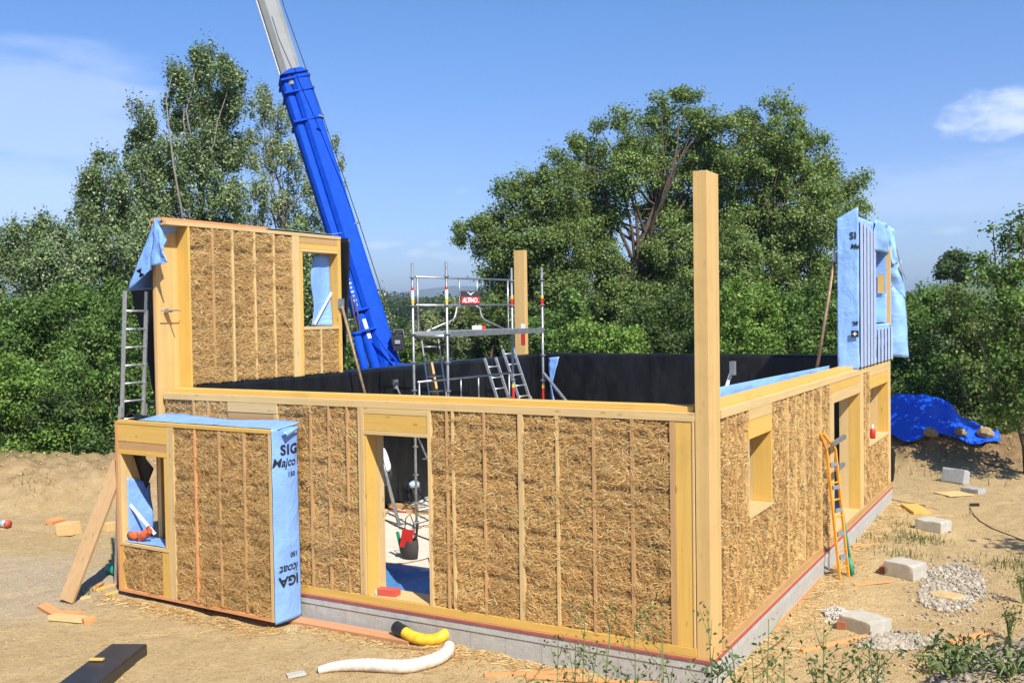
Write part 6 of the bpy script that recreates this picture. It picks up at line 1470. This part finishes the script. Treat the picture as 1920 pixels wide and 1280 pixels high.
E_ = [(0, 1), (1, 2), (2, 3), (3, 4), (4, 5), (5, 6), (3, 7), (7, 8), (8, 9), (3, 10), (10, 11), (11, 12), (0, 13), (13, 14), (14, 15), (15, 16), (0, 17), (17, 18), (18, 19), (19, 20)]
Rr = [.14, .13, .14, .13, .06, .10, .095, .06, .045, .032, .06, .045, .032, .09, .062, .042, .04, .09, .062, .042, .04]
skin_body('body', V, E_, Rr, SKIN, man)
V = [Pm(-.05, 0, .78), Pm(-.01, 0, .98), Pm(.05, 0, 1.18), Pm(.12, 0, 1.33), Pm(.115, -.21, 1.29), Pm(.20, -.24, 1.10), Pm(.115, .21, 1.29), Pm(.20, .24, 1.10)]
skin_body('shirt', V, [(0, 1), (1, 2), (2, 3), (3, 4), (4, 5), (3, 6), (6, 7)], [(.19, .20), .185, .185, .165, .085, .08, .085, .08], plain('white_cotton', (.78, .78, .80), .8, 0, .2, .05, 6, .3), man)
V = [Pm(-.03, 0, .80), Pm(-.02, -.10, .74), Pm(.03, -.12, .52), Pm(-.02, .10, .74), Pm(.03, .12, .52)]
skin_body('shorts', V, [(0, 1), (1, 2), (0, 3), (3, 4)], [.16, .11, .095, .11, .095], plain('dark_work_shorts', (.06, .055, .05), .85), man)
mb = MB(); lump(mb, Pm(.31, 0, 1.57), lx*.18, .10, 0); mb.build('hair', plain('brown_hair', (.06, .035, .02), .7), man, smooth=True)
for s_ in (-1, 1):
    mb = MB(); lump(mb, Pm(.06, .125*s_, .05), lx*.30, .062, 0); mb.build('shoe', plain('tan_shoe', (.35, .27, .18), .7) if s_ < 0 else bpy.data.materials['tan_shoe'], man, smooth=True)
    hp_ = Pm(.40, .175*s_, .86)
    mb = MB(); mb.tube([hp_+zz*.03, hp_-zz*.04, hp_-zz*.09+lx*.01], [.03, .042, .036], 10); hd_ = mb.build('hand', SKIN, man, smooth=True)
    for k in range(4):
        mb = MB(); q0 = hp_-zz*.085+fz*(.022*(k-1.5)); L_ = (.06, .075, .07, .055)[k]; mb.tube([q0, q0-zz*L_*.5+lx*.008, q0-zz*L_+lx*.025], [.010, .009, .007], 6); mb.build('finger', SKIN, hd_, smooth=True)
    mb = MB(); q0 = hp_-zz*.03-lx*.035; mb.tube([q0, q0-zz*.03-lx*.02, q0-zz*.06-lx*.015], [.012, .011, .008], 6); mb.build('thumb', SKIN, hd_, smooth=True)

# ------------------------------------------------------------------ weeds on the near bank
STEM = plain('weed_stem', (.16, .20, .07), .7, 0, .3, .2)
WG = np.array([(.10, .17, .05), (.14, .21, .07), (.07, .12, .035), (.19, .23, .10)])
def weed(label, u, v, Z, n_br=7, leafn=44, leaf=.035, tall=1.0, white=False, group=None, spread=.16, name='weed'):
    head = at_depth(u, v, Z); gx_, gy_ = head[0]+random.uniform(-.08, .08), head[1]+random.uniform(-.08, .08); g = float(gz(gx_, gy_)); root = thing(name, (gx_, gy_, g), label, 'weed', group)
    base = np.array([gx_, gy_, g-.02]); H_ = head[2]-base[2]
    if H_ < .12: head = base+np.array([0, 0, .18]); H_ = .2
    mid = (base+head)/2+np.array([random.uniform(-.05, .05), random.uniform(-.05, .05), 0])
    mb = MB(); mb.tube([base, mid, head], [.007, .005, .003], 5); tips = [head]
    for k in range(n_br):
        t = .35+.6*(k+.5)/n_br; p = base*(1-t)**2+2*mid*t*(1-t)+head*t*t; a = random.uniform(0, 6.28); L_ = H_*.30*(1.15-t)+spread*.6
        q_ = p+np.array([math.cos(a)*L_*.7, math.sin(a)*L_*.7, L_*.75]); mb.tube([p, (p+q_)/2+np.array([0, 0, -.02]), q_], [.004, .003, .002], 4); tips += [q_, (p+q_)/2]
    mb.build('stem', STEM, root)
    n = leafn; ti = RNG.integers(0, len(tips), n); P = np.array(tips)[ti]+RNG.normal(0, leaf*.8, (n, 3)); nn_ = RNG.normal(size=(n, 3))+np.array([0, 0, .5]); nn_ /= np.linalg.norm(nn_, axis=1)[:, None]
    col = WG[RNG.choice(4, n)]*RNG.uniform(.8, 1.2, n)[:, None]
    if white:
        w_ = (RNG.random(n) < .3) & (ti % 2 == 0); col[w_] = (.75, .73, .68)
    v_, q, c = leaves(P, nn_, leaf, col, .5); np_mesh('foliage', v_, q, LEAF, root, col=c)
wl_ = [(1097, 1136, 7.2, 'feathery green weed left of the middle in front of the straw wall', {}), (1149, 1118, 7.0, 'tallest feathery weed standing before the straw wall', {}), (1190, 1170, 7.2, 'thin weed just right of the tallest one', {}),
       (1240, 1126, 7.1, 'bushy feathery weed before the yellow end board', dict(leafn=80)), (1327, 1156, 7.4, 'spindly weed with dark heads before the corner post', dict(leaf=.04)), (1047, 1206, 6.8, 'small headed weed before the grey blocks, leftmost of the tall ones', {}), (1079, 1205, 6.9, 'twin headed weed right of the leftmost one', {}),
       (1120, 1210, 6.6, 'stalky weed rising before the damp strip', {}), (1372, 1212, 7.2, 'dark headed weed at the right wall corner', dict(leaf=.045)), (1441, 1160, 7.0, 'tall dark headed weed before the right wall blocks', dict(leaf=.04)), (1350, 1245, 6.6, 'leafy dark weed at the foot of the corner', dict(leafn=110, leaf=.05)),
       (1410, 1230, 6.6, 'straggling weed right of the corner', {}), (1545, 1172, 6.8, 'tall grey green weed before the nearest concrete block', {}), (1521, 1250, 6.2, 'low green weed beneath the tall grey green one', dict(leafn=80, leaf=.04)), (1581, 1226, 6.4, 'branching weed with large lower leaves', dict(leaf=.05)),
       (1628, 1211, 6.5, 'thin weed with white flower heads, left one', dict(white=True, n_br=9)), (1644, 1214, 6.6, 'thin weed with white flower heads, right one', dict(white=True, n_br=9)), (1612, 1240, 6.2, 'dry stalk between the white flowers and the branching weed', dict(white=True)), (1756, 1192, 6.8, 'dry brownish weed before the gravel strip', dict(leafn=30)),
       (1262, 1250, 6.2, 'low weed beneath the bushy feathery one', {}), (985, 1262, 6.2, 'low green weed at the lower edge by the battens', {}), (1175, 1262, 6.0, 'short weed at the lower edge, middle', dict(leafn=80)), (1470, 1236, 6.4, 'thin pale weed right of the straggling one', {})]
for u, v, Z, lab, kw in wl_: weed(lab, u, v, Z, group='weeds on the near bank', **kw)
def leafy(label, u, v, Z, w_, n, leaf, pal, name='leafy_plant', hgt=.35):
    c = on_ground(u, v); g = float(c[2]); root = thing(name, (c[0], c[1], g), label, 'plant'); mb = MB(); tips = []
    hh = hgt
    for k in range(14):
        a = random.uniform(0, 6.28); q_ = np.array([c[0], c[1], g])+np.array([math.cos(a)*w_*random.uniform(.2, 1), math.sin(a)*w_*random.uniform(.2, 1), hh*random.uniform(.4, 1.1)]); mb.tube([(c[0], c[1], g-.02), (np.array([c[0], c[1], g])+q_)/2+np.array([0, 0, .05]), q_], [.008, .005, .003], 5); tips.append(q_); tips.append((q_+np.array([c[0], c[1], g+hh*.5]))/2)
    mb.build('stem', STEM, root); P = np.array(tips)[RNG.integers(0, len(tips), n)]+RNG.normal(0, leaf*.9, (n, 3)); nn_ = RNG.normal(size=(n, 3))*.8+np.array([0, 0, .9]); nn_ /= np.linalg.norm(nn_, axis=1)[:, None]
    pc = np.array(GREENS[pal])*1.25; v_, q, cc = leaves(P, nn_, leaf, pc[RNG.choice(4, n)], .45); np_mesh('foliage', v_, q, LEAF, root, col=cc)
leafy('bright broad leaved plant on the near bank beside the rubble', 1743, 1262, 6.4, .14, 70, .075, 'bright', hgt=.16)
leafy('dark thistle like plant rising on the rubble heap', 1892, 1200, 6.6, .20, 110, .05, 'dark', hgt=.42)
leafy('tall green weed at the right edge above the rubble heap', 1918, 1130, 7.4, .16, 110, .05, 'shrub', hgt=.55)
leafy('low dark creeper over the near rubble', 1815, 1240, 6.0, .34, 150, .04, 'dark', hgt=.10)
leafy('low creeper at the bottom right corner', 1895, 1262, 5.6, .34, 150, .04, 'oak', hgt=.10)
leafy('low creeper in the rubble below the broad leaved plant', 1785, 1270, 5.6, .25, 110, .04, 'shrub', hgt=.10)
# ------------------------------------------------------------------ air
def add_haze():
    mb = MB(); mb.box(-9500, 9500, -9500, 9500, -60, 190)
    n = bpy.data.materials.new('summer_haze'); n.use_nodes = True; t = n.node_tree
    for x in list(t.nodes):
        if x.type == 'BSDF_PRINCIPLED': t.nodes.remove(x)
    pv = t.nodes.new('ShaderNodeVolumePrincipled'); pv.inputs['Color'].default_value = (.62, .76, .95, 1); pv.inputs['Density'].default_value = HAZE; pv.inputs['Anisotropy'].default_value = .2
    t.links.new(pv.outputs[0], [x for x in t.nodes if x.type == 'OUTPUT_MATERIAL'][0].inputs['Volume'])
    tag(mb.build('haze', n, None, (0, 0, -60)), kind='stuff')
HAZE = 0.00028
add_haze()
